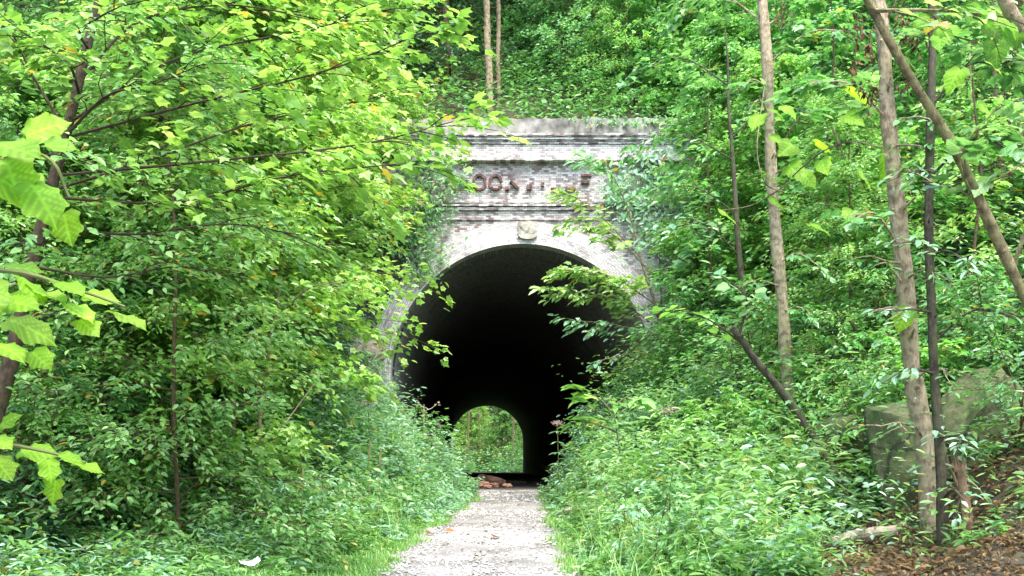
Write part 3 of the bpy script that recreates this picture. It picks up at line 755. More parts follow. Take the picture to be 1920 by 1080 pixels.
bank = lambda u, y: (.1 + .55 * smooth01(0, 1.0, u) + .12 * smooth01(13, 18, y))
bank_l = lambda u, y: bank(u, y) * (.3 + .7 * smooth01(9.6, 11, y))
bare_l = lambda x, y: .3 * (1 - smooth01(9.9, 10.6, y))
bare_r = lambda x, y: np.clip(1.6 * smooth01(2.5, 3.3, x) * (1 - smooth01(9.6, 10.4, y)) + .9 * ((x > 2.5) & (y < 9.1)), 0, .93)
cover('ground_cover', 'dense bright green weeds covering the bank left of the path', 'ground cover', 41, 6600, (.02, 4.6), (7.0, 15.2), -1, OVAL, ['green', 'lime', 'lime', 'mint'], bank_l, 13, .07, bare=bare_l)
cover('ground_cover', 'narrow leaved bright weeds mixed through the bank left of the path', 'ground cover', 48, 2600, (.2, 4.6), (7.0, 15.2), -1, LANCE, ['green', 'lime', 'mint', 'lime'], lambda u, y: 1.3 * bank_l(u, y), 14, .09, bare=bare_l)
cover('ground_cover', 'pale mint green weeds on the steep bank at the left of the tunnel mouth', 'ground cover', 42, 5600, (-.05, 3.4), (13.6, 20.4), -1, OVAL, ['mint', 'mint', 'mint', 'green'], bank_l, 12, .08)
cover('ground_cover', 'dense bright green weeds covering the bank right of the path', 'ground cover', 43, 7600, (.02, 4.2), (7.0, 15.6), 1, OVAL, ['green', 'lime', 'mint', 'lime'], bank, 13, .074, bare=bare_r)
cover('ground_cover', 'narrow leaved bright weeds mixed through the bank right of the path', 'ground cover', 49, 2800, (.2, 4.2), (7.0, 15.6), 1, LANCE, ['green', 'lime', 'yellow', 'lime'], lambda u, y: 1.3 * bank(u, y), 14, .095, bare=bare_r)
cover('ground_cover', 'scattered lobed leaf seedlings standing above the weeds right of the path', 'ground cover', 56, 700, (.3, 4.6), (7.5, 16), 1, LOBE, ['lime', 'green', 'lime', 'green'], lambda u, y: 1.4 * bank(u, y), 9, .068, bare=bare_r, spread=.3)
cover('ground_cover', 'scattered lobed leaf seedlings standing above the weeds left of the path', 'ground cover', 57, 600, (.3, 4.6), (7.5, 16), -1, LOBE, ['lime', 'green', 'lime', 'green'], lambda u, y: 1.3 * bank_l(u, y), 9, .066, spread=.3, bare=bare_l)
cover('ground_cover', 'blue green weeds on the steep bank at the right of the tunnel mouth', 'ground cover', 44, 5200, (-.05, 3.6), (14.0, 20.4), 1, OVAL, ['mint', 'mint', 'green', 'lime'], bank, 12, .09)
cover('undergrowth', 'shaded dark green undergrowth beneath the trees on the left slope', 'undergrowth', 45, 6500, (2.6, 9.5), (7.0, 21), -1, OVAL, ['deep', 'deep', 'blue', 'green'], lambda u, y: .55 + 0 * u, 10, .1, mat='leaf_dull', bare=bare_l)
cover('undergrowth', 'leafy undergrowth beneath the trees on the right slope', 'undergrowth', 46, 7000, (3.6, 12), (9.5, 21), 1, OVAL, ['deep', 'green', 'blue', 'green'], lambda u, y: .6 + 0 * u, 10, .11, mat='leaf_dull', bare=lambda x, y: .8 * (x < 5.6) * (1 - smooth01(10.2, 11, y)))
def scatter_hill():
    rng = rs(47); mb = MB(); n = 11000
    y = rng.uniform(21.3, 40, n); x = rng.uniform(-.5, .5, n) * (y * 1.15) + .03 * y
    z = terrain(x, y); m = 9
    h = rng.uniform(.3, 1.1, n)
    az = rng.uniform(0, 6.28, (n, m)); t = rng.uniform(.1, 1, (n, m))
    pos = np.stack([x[:, None] + .3 * np.cos(az) * t, y[:, None] + .3 * np.sin(az), z[:, None] + h[:, None] * t], -1)
    d = np.stack([np.cos(az), np.sin(az), rng.uniform(-.6, .3, (n, m))], -1)
    nn = np.stack([rng.normal(0, .4, (n, m)), rng.normal(-.2, .4, (n, m)), np.ones((n, m))], -1)
    leaves(mb, OVAL, pos.reshape(-1, 3), d.reshape(-1, 3), nn.reshape(-1, 3), rng.uniform(.1, .2, n * m), tints(rng, n * m, 'green'))
    tag(mb.build('undergrowth', M['leaf_dull']), 'dark undergrowth on the wooded hillside above the tunnel', 'undergrowth', kind='stuff')
scatter_hill()

def grass(seed, n, fn, label, hgt):
    rng = rs(seed); mb = MB()
    x, y = fn(rng, n); z = terrain(x, y)
    n = len(x); h = hgt * rng.uniform(.4, 1.25, n); az = rng.uniform(0, 6.28, n); w = rng.uniform(.003, .007, n)
    b = rng.uniform(.2, .9, n); dx, dy = np.cos(az), np.sin(az)
    V = np.zeros((n, 5, 3))
    for k, (f, ww) in enumerate(((0, 1), (0, -1), (.55, .8), (.55, -.8), (1, 0))):
        V[:, k, 0] = x + dx * b * h * f * f - dy * w * ww
        V[:, k, 1] = y + dy * b * h * f * f + dx * w * ww
        V[:, k, 2] = z - .02 + h * f * (1 - .35 * b * f)
    i = 5 * np.arange(n)[:, None]
    mb.add(V.reshape(-1, 3), [i + np.array([(0, 1, 3, 2)]), i + np.array([(2, 3, 4)])], np.repeat(tints(rng, n, 'lime', .06), 5, axis=0))
    tag(mb.build('grass', M['leaf']), label, 'grass', kind='stuff')
def g_left(rng, n):
    y = 7.4 + 4.4 * rng.rand(n) ** 1.1; u = rng.rand(n) * 5.0
    return path_c(y) - path_hw(y) - u + .08, y
def g_edge(rng, n):
    y = 7 + 13 * rng.rand(n); sg = np.where(rng.rand(n) < .5, -1, 1); u = rng.exponential(.16, n) - .2 * rng.rand(n) ** 2 + .08 * np.sin(y * 3) + .06 * np.sin(y * 7.7)
    return path_c(y) + sg * (path_hw(y) + u), y
grass(51, 20000, g_left, 'short bright grass on the flat verge left of the path', .13)
grass(52, 16000, g_edge, 'fringe of thin grass along both edges of the gravel path', .13)

def g_tall(sd):
    def f(rng, n):
        y = 7.2 + 11 * rng.rand(n) ** 1.2; u = .15 + 3.6 * rng.rand(n); u = u + .12 * np.sin(9 * y)
        x = path_c(y) + sd * (path_hw(y) + u); k = ~((x > 2.6) & (y < 10.2)) & ~((sd < 0) & (y < 10.8)); return x[k], y[k]
    return f
grass(54, 5200, g_tall(-1), 'long thin grass blades rising through the weeds on the left bank', .62)
grass(55, 5200, g_tall(1), 'long thin grass blades rising through the weeds on the right bank', .62)
# fallen brown leaves on the bare soil at lower right
rng = rs(53); n = 11000; mb = MB()
y = rng.uniform(6.6, 10.6, n); x = 2.2 + rng.rand(n) * 4.2
leaves(mb, (OVAL[0] * np.array((1, 1, 2.4)), OVAL[1]), np.stack([x, y, terrain(x, y) + rng.uniform(.0, .05, n)], -1), np.stack([rng.normal(0, 1, n), rng.normal(0, 1, n), rng.normal(0, .25, n)], -1),
       np.stack([rng.normal(0, .4, n), rng.normal(0, .4, n), np.ones(n)], -1), rng.uniform(.035, .085, n), np.array((.2, .135, .08)) * rng.uniform(.3, 1.7, (n, 1)))
tag(mb.build('leaf_litter', M['leaf_dull']), 'dry brown fallen leaves on the soil below the right hand rocks', 'leaf litter', kind='stuff')

# ------------------------------------------------------------------ trees drawn one by one
def custom(name, label, cat, ctrl, r0, r1, bark, limbs=(), seed=0, group=None, mat='leaf', tint=(1, 1, 1), npt=22, jit=.05, sink=.3, btint=(1, 1, 1)):
    rng = rs(seed)
    pts = [P(*c) for c in ctrl]
    b = pts[0].copy(); gz = tz(b[0], b[1])
    if b[2] > gz: pts.insert(0, np.array((b[0] + (pts[0][0] - pts[1][0]) * .3, b[1], gz - sink)))
    else: pts[0][2] = min(b[2], gz - .1)
    o0 = np.array((pts[0][0], pts[0][1], gz))
    t = thing(name, label, cat, tuple(o0), 0, group)
    tp = curve_pts(pts, npt); rr = np.linspace(r0, r1, npt); rr[0] *= 1.35; rr[1] *= 1.12
    rr = rr * (1 + .07 * np.sin(np.arange(npt) * 1.9 + seed) + rng.normal(0, .04, npt))
    tp = tp + np.stack([np.sin(np.arange(npt) * .9 + seed), np.cos(np.arange(npt) * 1.3 + seed), 0 * rr], -1) * (.16 * r0) * np.linspace(0, 1, npt)[:, None] ** .3
    tr = MB()
    tube(tr, tp - o0, rr, 12, jit=jit, rng=rng)
    for k in range(3, npt - 2, 4):          # dead branch stubs
        a = rng.uniform(0, 6.28); c = tp[k] - o0; dv = np.array((np.cos(a), -abs(np.sin(a)), .5)); tube(tr, [c, c + dv * rr[k] * 1.6, c + dv * rr[k] * rng.uniform(2, 3.2)], [rr[k] * .26, rr[k] * .16, rr[k] * .1], 6)
    # small knots on the stem
    for k in range(2, npt - 1, 3):
        a = rng.uniform(0, 6.28); c = tp[k] - o0; dv = np.array((np.cos(a), np.sin(a), .25))
        tube(tr, [c, c + dv * rr[k] * 1.25], [rr[k] * .45, rr[k] * .22], 5)
    for (lc, ns, sl, nl, T, size, pal) in limbs:
        lp = curve_pts([P(*c) for c in lc], 14); lm, cr = MB(), MB()
        tube(lm, lp - o0, np.linspace(.014, .004, 14), 5)
        dd = nrm(np.gradient(lp, axis=0))
        for q in range(ns):
            f = .12 + .88 * (q + rng.rand()) / ns; k = min(int(f * 13), 12)
            bb = lp[k] + (lp[k + 1] - lp[k]) * (f * 13 - k); d = dd[k]; d = nrm(np.array((d[0], d[1], d[2] * .6)))
            a2 = rng.uniform(.2, 1.2) * (1 if q % 2 else -1) * (1.15 - .7 * f)
            dv = np.array((d[0] * np.cos(a2) - d[1] * np.sin(a2), d[0] * np.sin(a2) + d[1] * np.cos(a2), d[2] + rng.normal(0, .2)))
            pt, p_, ld, ln, ls = spray(rng, bb - o0, dv, sl * rng.uniform(.6, 1.2), nl, size, .25, .35)
            tube(lm, pt, np.linspace(.006, .002, 5), 3, cap=False)
            leaves(cr, T, p_, ld, ln, ls, tints(rng, len(p_), pal) * rng.normal(1, .1))
        lb = lm.build('limb', M[bark], t); lb.color = (*btint, 1)
        c_ = cr.build('foliage', M[mat], lb); c_.color = (*tint, 1)
    tk = tr.build('trunk', M[bark], t, True); tk.color = (*btint, 1)
    return t, o0

def dead_bunches(parent, o0, spots, seed):
    rng = rs(seed)
    for (px, py, Y, n_, rx, rz_) in spots:
        c = P(px, py, Y) - o0; mb = MB()
        pos = c + rng.normal(0, 1, (n_, 3)) * np.array((rx, rx, rz_))
        d = np.stack([rng.normal(0, .6, n_), rng.normal(0, .6, n_), -np.ones(n_)], -1)
        T = (OVAL[0] * np.array((1, .75, 3.2)), OVAL[1])
        leaves(mb, T, pos, d, rng.normal(0, 1, (n_, 3)), rng.uniform(.035, .08, n_), np.tile((.2, .1, .06), (n_, 1)))
        tube(mb, [c + (0, 0, rz_ * 2.2), c - (0, 0, rz_)], .004, 3, col=(.2, .1, .06))
        mb.build('dead_leaves', M['dead'], parent)

# pale slender trunks on the right
t1, o1 = custom('slender_tree', 'pale slender tree trunk rising straight from shrubs right of the portal', 'tree',
    [(1480, 770, 13), (1472, 640, 13), (1454, 430, 13), (1441, 200, 13), (1424, -90, 13)], .088, .066, 'bark_pale',
    [([(1440, 120, 13), (1520, 60, 12.6), (1600, 60, 12.4)], 7, .5, 12, LOBE, .15, 'green'),
     ([(1430, 40, 13), (1350, -10, 13.2), (1270, 20, 13.4)], 7, .5, 12, LOBE, .15, 'green'),
     ([(1450, 300, 13), (1500, 220, 12.4), (1560, 200, 12)], 4, .4, 8, LOBE, .16, 'green')] + sprigs([(1478, 740, 13), (1454, 430, 13), (1436, 130, 13)], 6, 8, LOBE, .12, 'green', 70), 61)
dead_bunches(t1, o1, [(1467, 30, 12.9, 34, .07, .13)], 1)
t2, o2 = custom('slender_tree', 'tall pale leaning trunk in front of the mossy rocks at right', 'tree',
    [(1752, 990, 9), (1727, 800, 9), (1706, 640, 9), (1686, 430, 9), (1668, 230, 9), (1652, 60, 9), (1640, -110, 9)], .088, .055, 'bark_pale',
    [([(1668, 230, 9), (1600, 160, 8.9), (1520, 150, 9)], 6, .45, 9, LOBE, .14, 'green'),
     ([(1655, 100, 9), (1740, 60, 8.8), (1830, 80, 8.8)], 7, .5, 10, LOBE, .14, 'green'),
     ([(1690, 470, 9), (1640, 400, 8.6), (1590, 420, 8.4)], 4, .35, 7, GRAPE, .11, 'green')] + sprigs([(1740, 900, 9), (1706, 640, 9), (1686, 430, 9), (1660, 150, 9)], 5, 9, OVAL, .095, 'green', 90), 62)
dead_bunches(t2, o2, [(1608, 70, 8.9, 30, .045, .1), (1604, 140, 8.9, 34, .05, .12), (1632, 95, 8.9, 20, .04, .08), (1690, 30, 8.9, 40, .07, .11), (1636, 175, 8.8, 22, .035, .08), (1702, 165, 8.8, 22, .035, .06), (1720, 75, 8.8, 26, .07, .06)], 2)
custom('slender_tree', 'thin dark trunk standing just right of the tall pale leaning trunk', 'tree',
    [(1770, 1055, 8.6), (1759, 800, 8.6), (1747, 600, 8.6), (1742, 450, 8.6), (1745, 230, 8.6), (1748, 0, 8.6), (1750, -110, 8.6)], .044, .03, 'bark_dark',
    [([(1745, 200, 8.6), (1820, 120, 8.4), (1900, 130, 8.3)], 8, .5, 8, GRAPE, .12, 'green'),
     ([(1745, 330, 8.6), (1830, 260, 8.3), (1925, 300, 8.2)], 8, .5, 8, GRAPE, .12, 'green'),
     ([(1752, 640, 8.6), (1830, 580, 8.4), (1910, 600, 8.3)], 8, .45, 9, OVAL, .12, 'green')] + sprigs([(1764, 950, 8.6), (1747, 600, 8.6), (1744, 300, 8.6)], 7, 7, OVAL, .1, 'mint', 80), 63)
custom('leaning_tree', 'smooth grey green trunk slanting across the upper right corner', 'tree',
    [(2110, 1060, 6.2), (2010, 790, 6.1), (1928, 575, 6), (1862, 430, 5.9), (1790, 278, 5.8), (1702, 140, 5.7), (1630, 0, 5.6), (1580, -90, 5.5)], .037, .022, 'bark_mid',
    [([(1862, 430, 5.9), (1800, 300, 5.8), (1870, 200, 5.7)], 4, .35, 6, GRAPE, .11, 'green'),
     ([(1900, 500, 6), (1960, 300, 5.9), (1860, 340, 5.8)], 3, .3, 5, GRAPE, .11, 'lime'),
     ([(1640, 20, 5.6), (1760, 20, 5.6), (1880, 30, 5.6)], 6, .4, 6, GRAPE, .115, 'lime')], 64, btint=(1.35, 1.4, 1.15))
custom('leaning_tree', 'pale trunk just cutting the top right corner of the view', 'tree',
    [(2240, 1050, 6.3), (2110, 500, 6.0), (1980, 170, 5.8), (1900, 30, 5.7), (1850, -80, 5.6)], .045, .03, 'bark_pale', [], 65)
custom('leaning_sapling', 'bare dark sapling stem leaning left out of the right bank', 'sapling',
    [(1588, 935, 10.5), (1530, 830, 10.5), (1470, 742, 10.4), (1410, 665, 10.3), (1372, 615, 10.2)], .052, .034, 'bark_dark',
    [([(1400, 650, 10.3), (1330, 600, 10.2), (1270, 580, 10.1)], 5, .35, 7, HEART, .12, 'lime'),
     ([(1385, 630, 10.2), (1400, 560, 10.1), (1360, 520, 10)], 4, .35, 7, HEART, .12, 'mint')], 66)
custom('slender_tree', 'thin dark trunk among leaves between the portal and the pale slender trunk', 'tree',
    [(1404, 700, 15.5), (1390, 520, 15.5), (1376, 340, 15.5), (1366, 180, 15.5), (1360, 40, 15.5)], .065, .008, 'bark_dark',
    [([(1380, 400, 15.5), (1300, 350, 15.2), (1210, 360, 15)], 8, .55, 12, OVAL, .15, 'green'),
     ([(1374, 300, 15.5), (1280, 250, 15.2), (1190, 270, 15)], 8, .55, 12, OVAL, .15, 'green'),
     ([(1386, 480, 15.5), (1320, 420, 15.2), (1220, 440, 15)], 8, .55, 12, OVAL, .15, 'mint'),
     ([(1370, 260, 15.5), (1440, 200, 15.5), (1540, 220, 15.3)], 8, .6, 12, LOBE, .15, 'green'),
     ([(1366, 160, 15.5), (1280, 110, 15.4), (1190, 140, 15.2)], 8, .6, 12, LOBE, .15, 'green')], 67)
# sapling whose pale leaves hang across the right of the mouth
custom('overhanging_sapling', 'sapling with pale yellow green leaves reaching across the right side of the arch', 'sapling',
    [(1262, 760, 17.4), (1245, 640, 17.3), (1225, 560, 17.2), (1200, 480, 17.2), (1180, 390, 17.2)], .035, .012, 'bark_mid',
    [([(1240, 620, 17.3), (1150, 560, 17), (1030, 545, 16.8)], 15, .5, 15, OVAL, .17, 'yellow'),
     ([(1228, 570, 17.2), (1150, 520, 17), (1060, 505, 16.8)], 15, .5, 14, LOBE, .17, 'yellow'),
     ([(1245, 640, 17.3), (1160, 610, 17), (1070, 600, 16.8)], 9, .4, 12, OVAL, .16, 'mint'),
     ([(1200, 480, 17.2), (1120, 400, 17), (1060, 360, 16.9)], 12, .45, 13, OVAL, .16, 'yellow'),
     ([(1190, 430, 17.2), (1150, 330, 17.1), (1110, 300, 17)], 12, .45, 13, OVAL, .16, 'mint'),
     ([(1220, 540, 17.2), (1290, 460, 17), (1330, 430, 16.8)], 12, .5, 14, OVAL, .16, 'mint'),
     ([(1245, 660, 17.3), (1190, 660, 17), (1110, 680, 16.9)], 6, .35, 10, OVAL, .15, 'mint'), ([(1230, 590, 17.2), (1290, 560, 17), (1360, 540, 16.8)], 7, .4, 12, OVAL, .15, 'mint'),
     ([(1210, 500, 17.2), (1150, 440, 17), (1090, 420, 16.9)], 9, .4, 10, LOBE, .16, 'yellow')], 68)
# young tulip tree with large bright leaves at the right edge of the path
custom('tulip_sapling', 'young sapling with a few large bright lobed leaves on the right bank', 'sapling',
    [(1168, 900, 12.5), (1158, 820, 12.5), (1150, 770, 12.5), (1140, 740, 12.5)], .012, .006, 'bark_mid',
    [([(1150, 775, 12.5), (1120, 745, 12.4), (1085, 735, 12.3)], 3, .2, 3, LOBE, .27, 'lime'), ([(1148, 765, 12.5), (1175, 745, 12.4), (1200, 750, 12.3)], 3, .2, 3, LOBE, .27, 'lime'),
     ([(1155, 810, 12.5), (1120, 795, 12.4), (1070, 790, 12.3)], 2, .2, 3, LOBE, .3, 'lime')], 69)

# left: dark trunk with long limbs of lobed leaves
Lb = []
for k, (a, b, c, d_) in enumerate([
    ((118, 260, 8), (380, 190, 7.9), (620, 130, 7.8), (838, 42, 7.6)),
    ((100, 330, 8), (420, 300, 7.8), (680, 270, 7.7), (872, 222, 7.6)),
    ((130, 230, 8), (330, 110, 8), (560, 60, 7.9), (720, 20, 7.8)),
    ((90, 370, 8), (330, 380, 7.8), (540, 330, 7.7), (775, 305, 7.6)),
    ((150, 150, 8), (260, 40, 8), (430, 10, 8), (620, 40, 8.2)),
    ((90, 360, 8), (280, 300, 8.2), (480, 230, 8.6), (720, 180, 8.8))]):
    Lb.append(([a, b, c, d_], 17, .55, 9, LOBE, .125, 'lime'))
Lb += [([(150, 180, 8), (130, 120, 7.5), (90, 90, 7.0), (40, 60, 6.7)], 10, .45, 11, LOBE, .12, 'lime'), ([(165, 90, 8), (150, 60, 7.6), (190, 30, 7.2), (230, 10, 7)], 10, .45, 11, OVAL, .11, 'green'),
       ([(95, 350, 8), (60, 320, 7.4), (90, 290, 7.0), (150, 300, 6.8)], 8, .4, 10, OVAL, .11, 'green'), ([(60, 500, 8), (80, 480, 7.5), (60, 450, 7.2), (20, 470, 7)], 8, .4, 10, OVAL, .11, 'green'),
       ([(80, 420, 8), (240, 440, 7.9), (420, 420, 7.8), (560, 440, 7.8)], 12, .5, 12, OVAL, .1, 'green'),
       ([(60, 500, 8), (200, 520, 8), (330, 500, 8), (430, 520, 8)], 10, .45, 12, OVAL, .1, 'green'),
       ([(120, 240, 8), (60, 140, 7.9), (20, 60, 7.8), (-30, 40, 7.8)], 10, .5, 11, OVAL, .11, 'green'),
       ([(118, 260, 8), (200, 180, 7.8), (280, 160, 7.7), (380, 120, 7.6)], 10, .5, 11, OVAL, .11, 'green')]
custom('tulip_tree', 'dark leaning trunk at the left edge with long limbs of bright lobed leaves', 'tree',
    [(-15, 830, 8), (8, 730, 8), (45, 560, 8), (80, 430, 8), (118, 260, 8), (148, 160, 8), (185, 0, 8), (200, -80, 8)], .07, .028, 'bark_dark', Lb, 71, btint=(.8, .62, .48), tint=(1.26, 1.12, 1.0))
custom('multi_stem_sapling', 'thin greenish sapling stem with sparse leaves on the left bank', 'sapling',
    [(437, 842, 11.6), (438, 720, 11.6), (444, 600, 11.6), (456, 470, 11.6)], .03, .018, 'bark_mid',
    [([(442, 620, 11.6), (380, 560, 11.4), (330, 550, 11.2)], 6, .4, 9, OVAL, .11, 'green'), ([(450, 540, 11.6), (520, 470, 11.4), (600, 460, 11.2)], 6, .4, 9, OVAL, .11, 'lime')], 72)
custom('multi_stem_sapling', 'pair of thin forked sapling stems left of the pale ledge', 'sapling',
    [(486, 838, 11.4), (492, 740, 11.4), (508, 640, 11.4), (528, 520, 11.4)], .03, .016, 'bark_mid',
    [([(490, 760, 11.4), (478, 680, 11.4), (520, 600, 11.5)], 4, .4, 8, OVAL, .1, 'green'), ([(515, 600, 11.4), (580, 540, 11.2), (650, 530, 11)], 7, .4, 9, OVAL, .11, 'lime')], 73)

# trunks in the dark wood behind the parapet
custom('forest_tree', 'tall pale straight trunk rising above the left end of the parapet', 'tree', [(921, 236, 22.6), (916, 120, 22.6), (909, -60, 22.6)], .085, .07, 'bark_pale', [], 75, btint=(.75, .72, .7))
custom('forest_tree', 'thinner pale trunk close beside the tall trunk above the parapet', 'tree', [(936, 238, 23), (934, 130, 23), (935, -60, 23)], .06, .045, 'bark_pale', [], 76, btint=(.6, .58, .55))
for k, (px, py, Y, tx) in enumerate([(1885, 420, 15, -14), (1812, 360, 17, -8), (1905, 330, 16, 10), (1700, 480, 18, 6), (1540, 420, 19, -10), (1250, 240, 26, -14), (985, 240, 28, 8), (1640, 300, 20, 14), (1860, 620, 14, -20)]):
    custom('forest_tree', ['slim grey trunk at the far right among dark shade', 'slim pale trunk left of the far right shade', 'slim leaning trunk at the very right edge', 'slim stem behind the leaning grey green trunk', 'slim stem between the two pale trunks', 'slim stem behind the right end of the parapet', 'faint stem in the dark wood above the parapet centre', 'slim stem behind the tall pale leaning trunk', 'thin stem low at the right edge above the rocks'][k], 'tree',
        [(px, py, Y), (px + tx, py - 160, Y), (px + 1.6 * tx, py - 330, Y), (px + 2 * tx, py - 520, Y)], .05, .025, 'bark_mid' if k % 2 else 'bark_pale', [], 80 + k, group='slim trunks in the wood', btint=(.6, .6, .5))

# grape vine strung between the right hand trunks
def vine():
    rng = rs(91); o0 = P(1424, 330, 11.5)
    t = thing('grape_vine', 'vine with large rounded bright leaves strung between the two pale trunks', 'vine', tuple(o0))
    st, lf = MB(), MB()
    for ct in ([(1440, 120, 12.8), (1424, 230, 12), (1420, 290, 11.6), (1436, 345, 11.3), (1470, 360, 11.2)], [(1470, 345, 11.3), (1520, 300, 10.8), (1550, 280, 10.4), (1600, 265, 10), (1675, 285, 9.2)],
               [(1350, 395, 12.4), (1410, 385, 12), (1470, 350, 11.4)], [(1560, 235, 10.3), (1585, 300, 10.2), (1560, 240, 10.3)]):
        tube(st, curve_pts([P(*c) for c in ct], 14) - o0, .008, 5)
    L_ = [(1425, 215, 11.5, 34), (1448, 255, 11.4, 36), (1485, 270, 11.2, 40), (1480, 310, 11.2, 36), (1432, 322, 11.3, 28), (1530, 268, 10.8, 32), (1505, 325, 11, 32), (1540, 300, 10.8, 30), (1350, 395, 12.3, 36), (1590, 165, 10, 46), (1660, 290, 9.2, 42), (1445, 372, 11.3, 30), (1585, 215, 10, 34), (1610, 320, 9.8, 38), (1520, 420, 10.6, 36), (1580, 395, 10.2, 36), (1470, 200, 11.4, 30), (1702, 580, 8.8, 38), (1690, 105, 8.9, 36), (1445, 205, 11.4, 26), (1800, 130, 7.5, 40), (1850, 115, 7.5, 34), (1838, 195, 7.4, 36), (1865, 65, 7.3, 42)]
    for k, (px, py, Y, s_) in enumerate(L_):
        a = rng.uniform(-2.6, -.5)
        leaves(lf, GRAPE, P(px, py, Y) - o0, (np.cos(a), rng.uniform(-.8, .2), np.sin(a)), (rng.normal(0, .4), -.5 + rng.normal(0, .25), .8), s_ * 1.25 * Y / F, tints(rng, 1, 'near'))
    st.build('stem', M['bark_mid'], t); lf.build('leaves', M['leaf_near'], t)
vine()

# ------------------------------------------------------------------ very near sapling: sprays of large lobed leaves entering at the left
def near_sapling():
    Y = 2.5; o0 = np.array((-1.72, 2.6, tz(-1.72, 2.6)))
    t = thing('near_sapling', 'nearest sapling with large backlit lime green lobed leaves at the left edge', 'sapling', tuple(o0))
    mb = MB(); top = np.array((-1.6, 2.55, 1.75))
    tube(mb, curve_pts([o0 - (0, 0, .2), o0 + (.04, 0, .8), o0 + (.02, .02, 1.8), top], 16) - o0, np.linspace(.026, .012, 16), 8)
    mb.build('trunk', M['bark_mid'], t)
    spec = [
     ('upper', [(-330, 480, 2.55), (-120, 330, 2.5), (20, 285, 2.5), (95, 300, 2.48), (130, 370, 2.46)],
      [(-10, 270, 150, -12, .5), (50, 255, 110, 20, .7), (85, 272, 80, 8, .8), (-20, 330, 170, -22, .8), (60, 345, 130, -48, .7), (120, 400, 85, -85, .9), (10, 300, 140, -60, .6), (-40, 300, 130, -75, .6)]),
     ('middle', [(-330, 640, 2.55), (-120, 520, 2.5), (30, 510, 2.5), (150, 545, 2.47), (235, 575, 2.45)],
      [(0, 500, 110, 8, .35), (40, 520, 100, -40, .4), (110, 530, 90, -25, .35), (160, 555, 85, 0, .4), (215, 585, 100, -12, .4), (70, 545, 100, -20, .3), (0, 560, 120, -10, .4), (20, 600, 120, -28, .5), (125, 570, 95, -30, .3), (150, 600, 70, -35, .3), (-20, 640, 120, -15, .35), (60, 660, 75, -30, .4), (-30, 520, 120, -60, .5)]),
     ('lower', [(-330, 800, 2.6), (-120, 810, 2.55), (0, 830, 2.5), (100, 850, 2.5), (160, 868, 2.48)],
      [(-20, 820, 80, -15, .3), (40, 845, 90, -5, .35), (110, 855, 65, -5, .35), (140, 870, 75, -14, .3), (90, 862, 60, -70, .5), (105, 900, 65, -110, .8), (-10, 860, 80, -35, .35), (0, 800, 60, 30, .4)])]
    for nm, ct, lv in spec:
        rng = rs(len(lv)); b = MB(); tube(b, curve_pts([P(*c) for c in ct], 18) - o0, np.linspace(.009, .003, 18), 6)
        br = b.build('branch', M['stem'], t)
        lf = [MB(), MB()]
        for k, (px, py, s_, a, fz) in enumerate(lv):
            a = R(a + rng.normal(0, 6)); yy = Y + rng.uniform(-.1, .1)
            q = P(px, py, yy) - o0
            leaves(lf[0], TULIPS[k % 3], q, (np.cos(a), rng.uniform(-.45, .2), np.sin(a)), (rng.normal(0, .35), -fz * .85 + rng.normal(0, .15), 1.0 - .3 * fz), s_ * .74 * yy / F, tints(rng, 1, 'near'))
            j = P(px - 14 * np.cos(a), py + 12, yy) - o0
            tube(b, [j, q], .002, 4)
        lf[0].build('leaves', M['leaf_near'], br, True)
near_sapling()

# ------------------------------------------------------------------ copied trees and shrubs
def put(k, name, label, cat, px, Y, sc=1., rz=0., tint=(1, 1, 1), group=None, dz=0., names=('trunk', 'limbs', 'crown')):
    x = (px - VX) / F * Y
    return place(PR[k], name, label, cat, x, Y, rz, sc, group, tint, z=tz(x, Y) + dz, names=names)
left = [
 ('tulip3', 610, 18.8, 1.0, 5.1, (1, 1, 1), 'high crowned tree whose leaves hide the left end of the parapet'),
 ('tulip3', 455, 15.0, 1.15, 1.5, (1.1, 1.05, 1), 'bright broad leaved tree nearest the left shoulder of the arch'),
 ('tulip3', 450, 12.6, .95, 2.7, (1.1, 1.05, 1), 'bright tree in front of the boughs that reach toward the portal'),
 ('beech1', 330, 9.9, .78, 4.4, (1.05, 1, .95), 'fine leaved tree nearest the front of the left thicket'),
 ('tulip3', 560, 20.4, .95, .5, (.9, 1, .95), 'bushy tree against the left edge of the portal wall'),
 ('tulip1', 330, 12.2, .82, 0.3, (1, 1, 1), 'lime leaved tree in the middle of the left bank thicket'),
 ('beech2', 250, 11.0, .85, 1.9, (.9, .95, .9), 'small leaved tree behind the dark leaning trunk at left'),
 ('tulip3', 560, 18.0, .9, 4.0, (1.1, 1.05, 1), 'leafy tree whose boughs reach toward the left side of the portal'),
 ('beech1', 470, 16.4, 1.0, 2.2, (1, 1, 1), 'taller fine leaved tree behind the lime leaved tree at left'),
 ('beech1', 110, 13.5, .95, 5.0, (.85, .9, .85), 'fine leaved tree deep in the upper left corner'),
 ('tulip1', 300, 15.8, .95, 3.1, (.9, .95, .9), 'broad leaved tree in the second row of the left thicket'),
 ('deep1', 520, 20.6, .9, .7, (1, 1, 1), 'dark tree on the slope beside the left shoulder of the portal'),
 ('deep1', 180, 19, 1.0, 1.3, (1, 1, 1), 'dark tree at the back of the left thicket'),
 ('beech2', 520, 18.9, .55, 2.9, (1.05, 1, .95), 'small tree leaning over the ledge left of the arch'),
 ('deep2', 330, 18.8, 1.0, .2, (1, 1, 1), 'blue green tree behind the left thicket'),
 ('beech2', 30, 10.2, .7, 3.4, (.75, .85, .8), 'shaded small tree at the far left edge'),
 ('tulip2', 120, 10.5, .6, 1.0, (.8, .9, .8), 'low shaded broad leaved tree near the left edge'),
 ('beech1', 620, 22.0, .72, 1.2, (.8, .95, .9), 'bushy tree behind the left end of the parapet'),
]
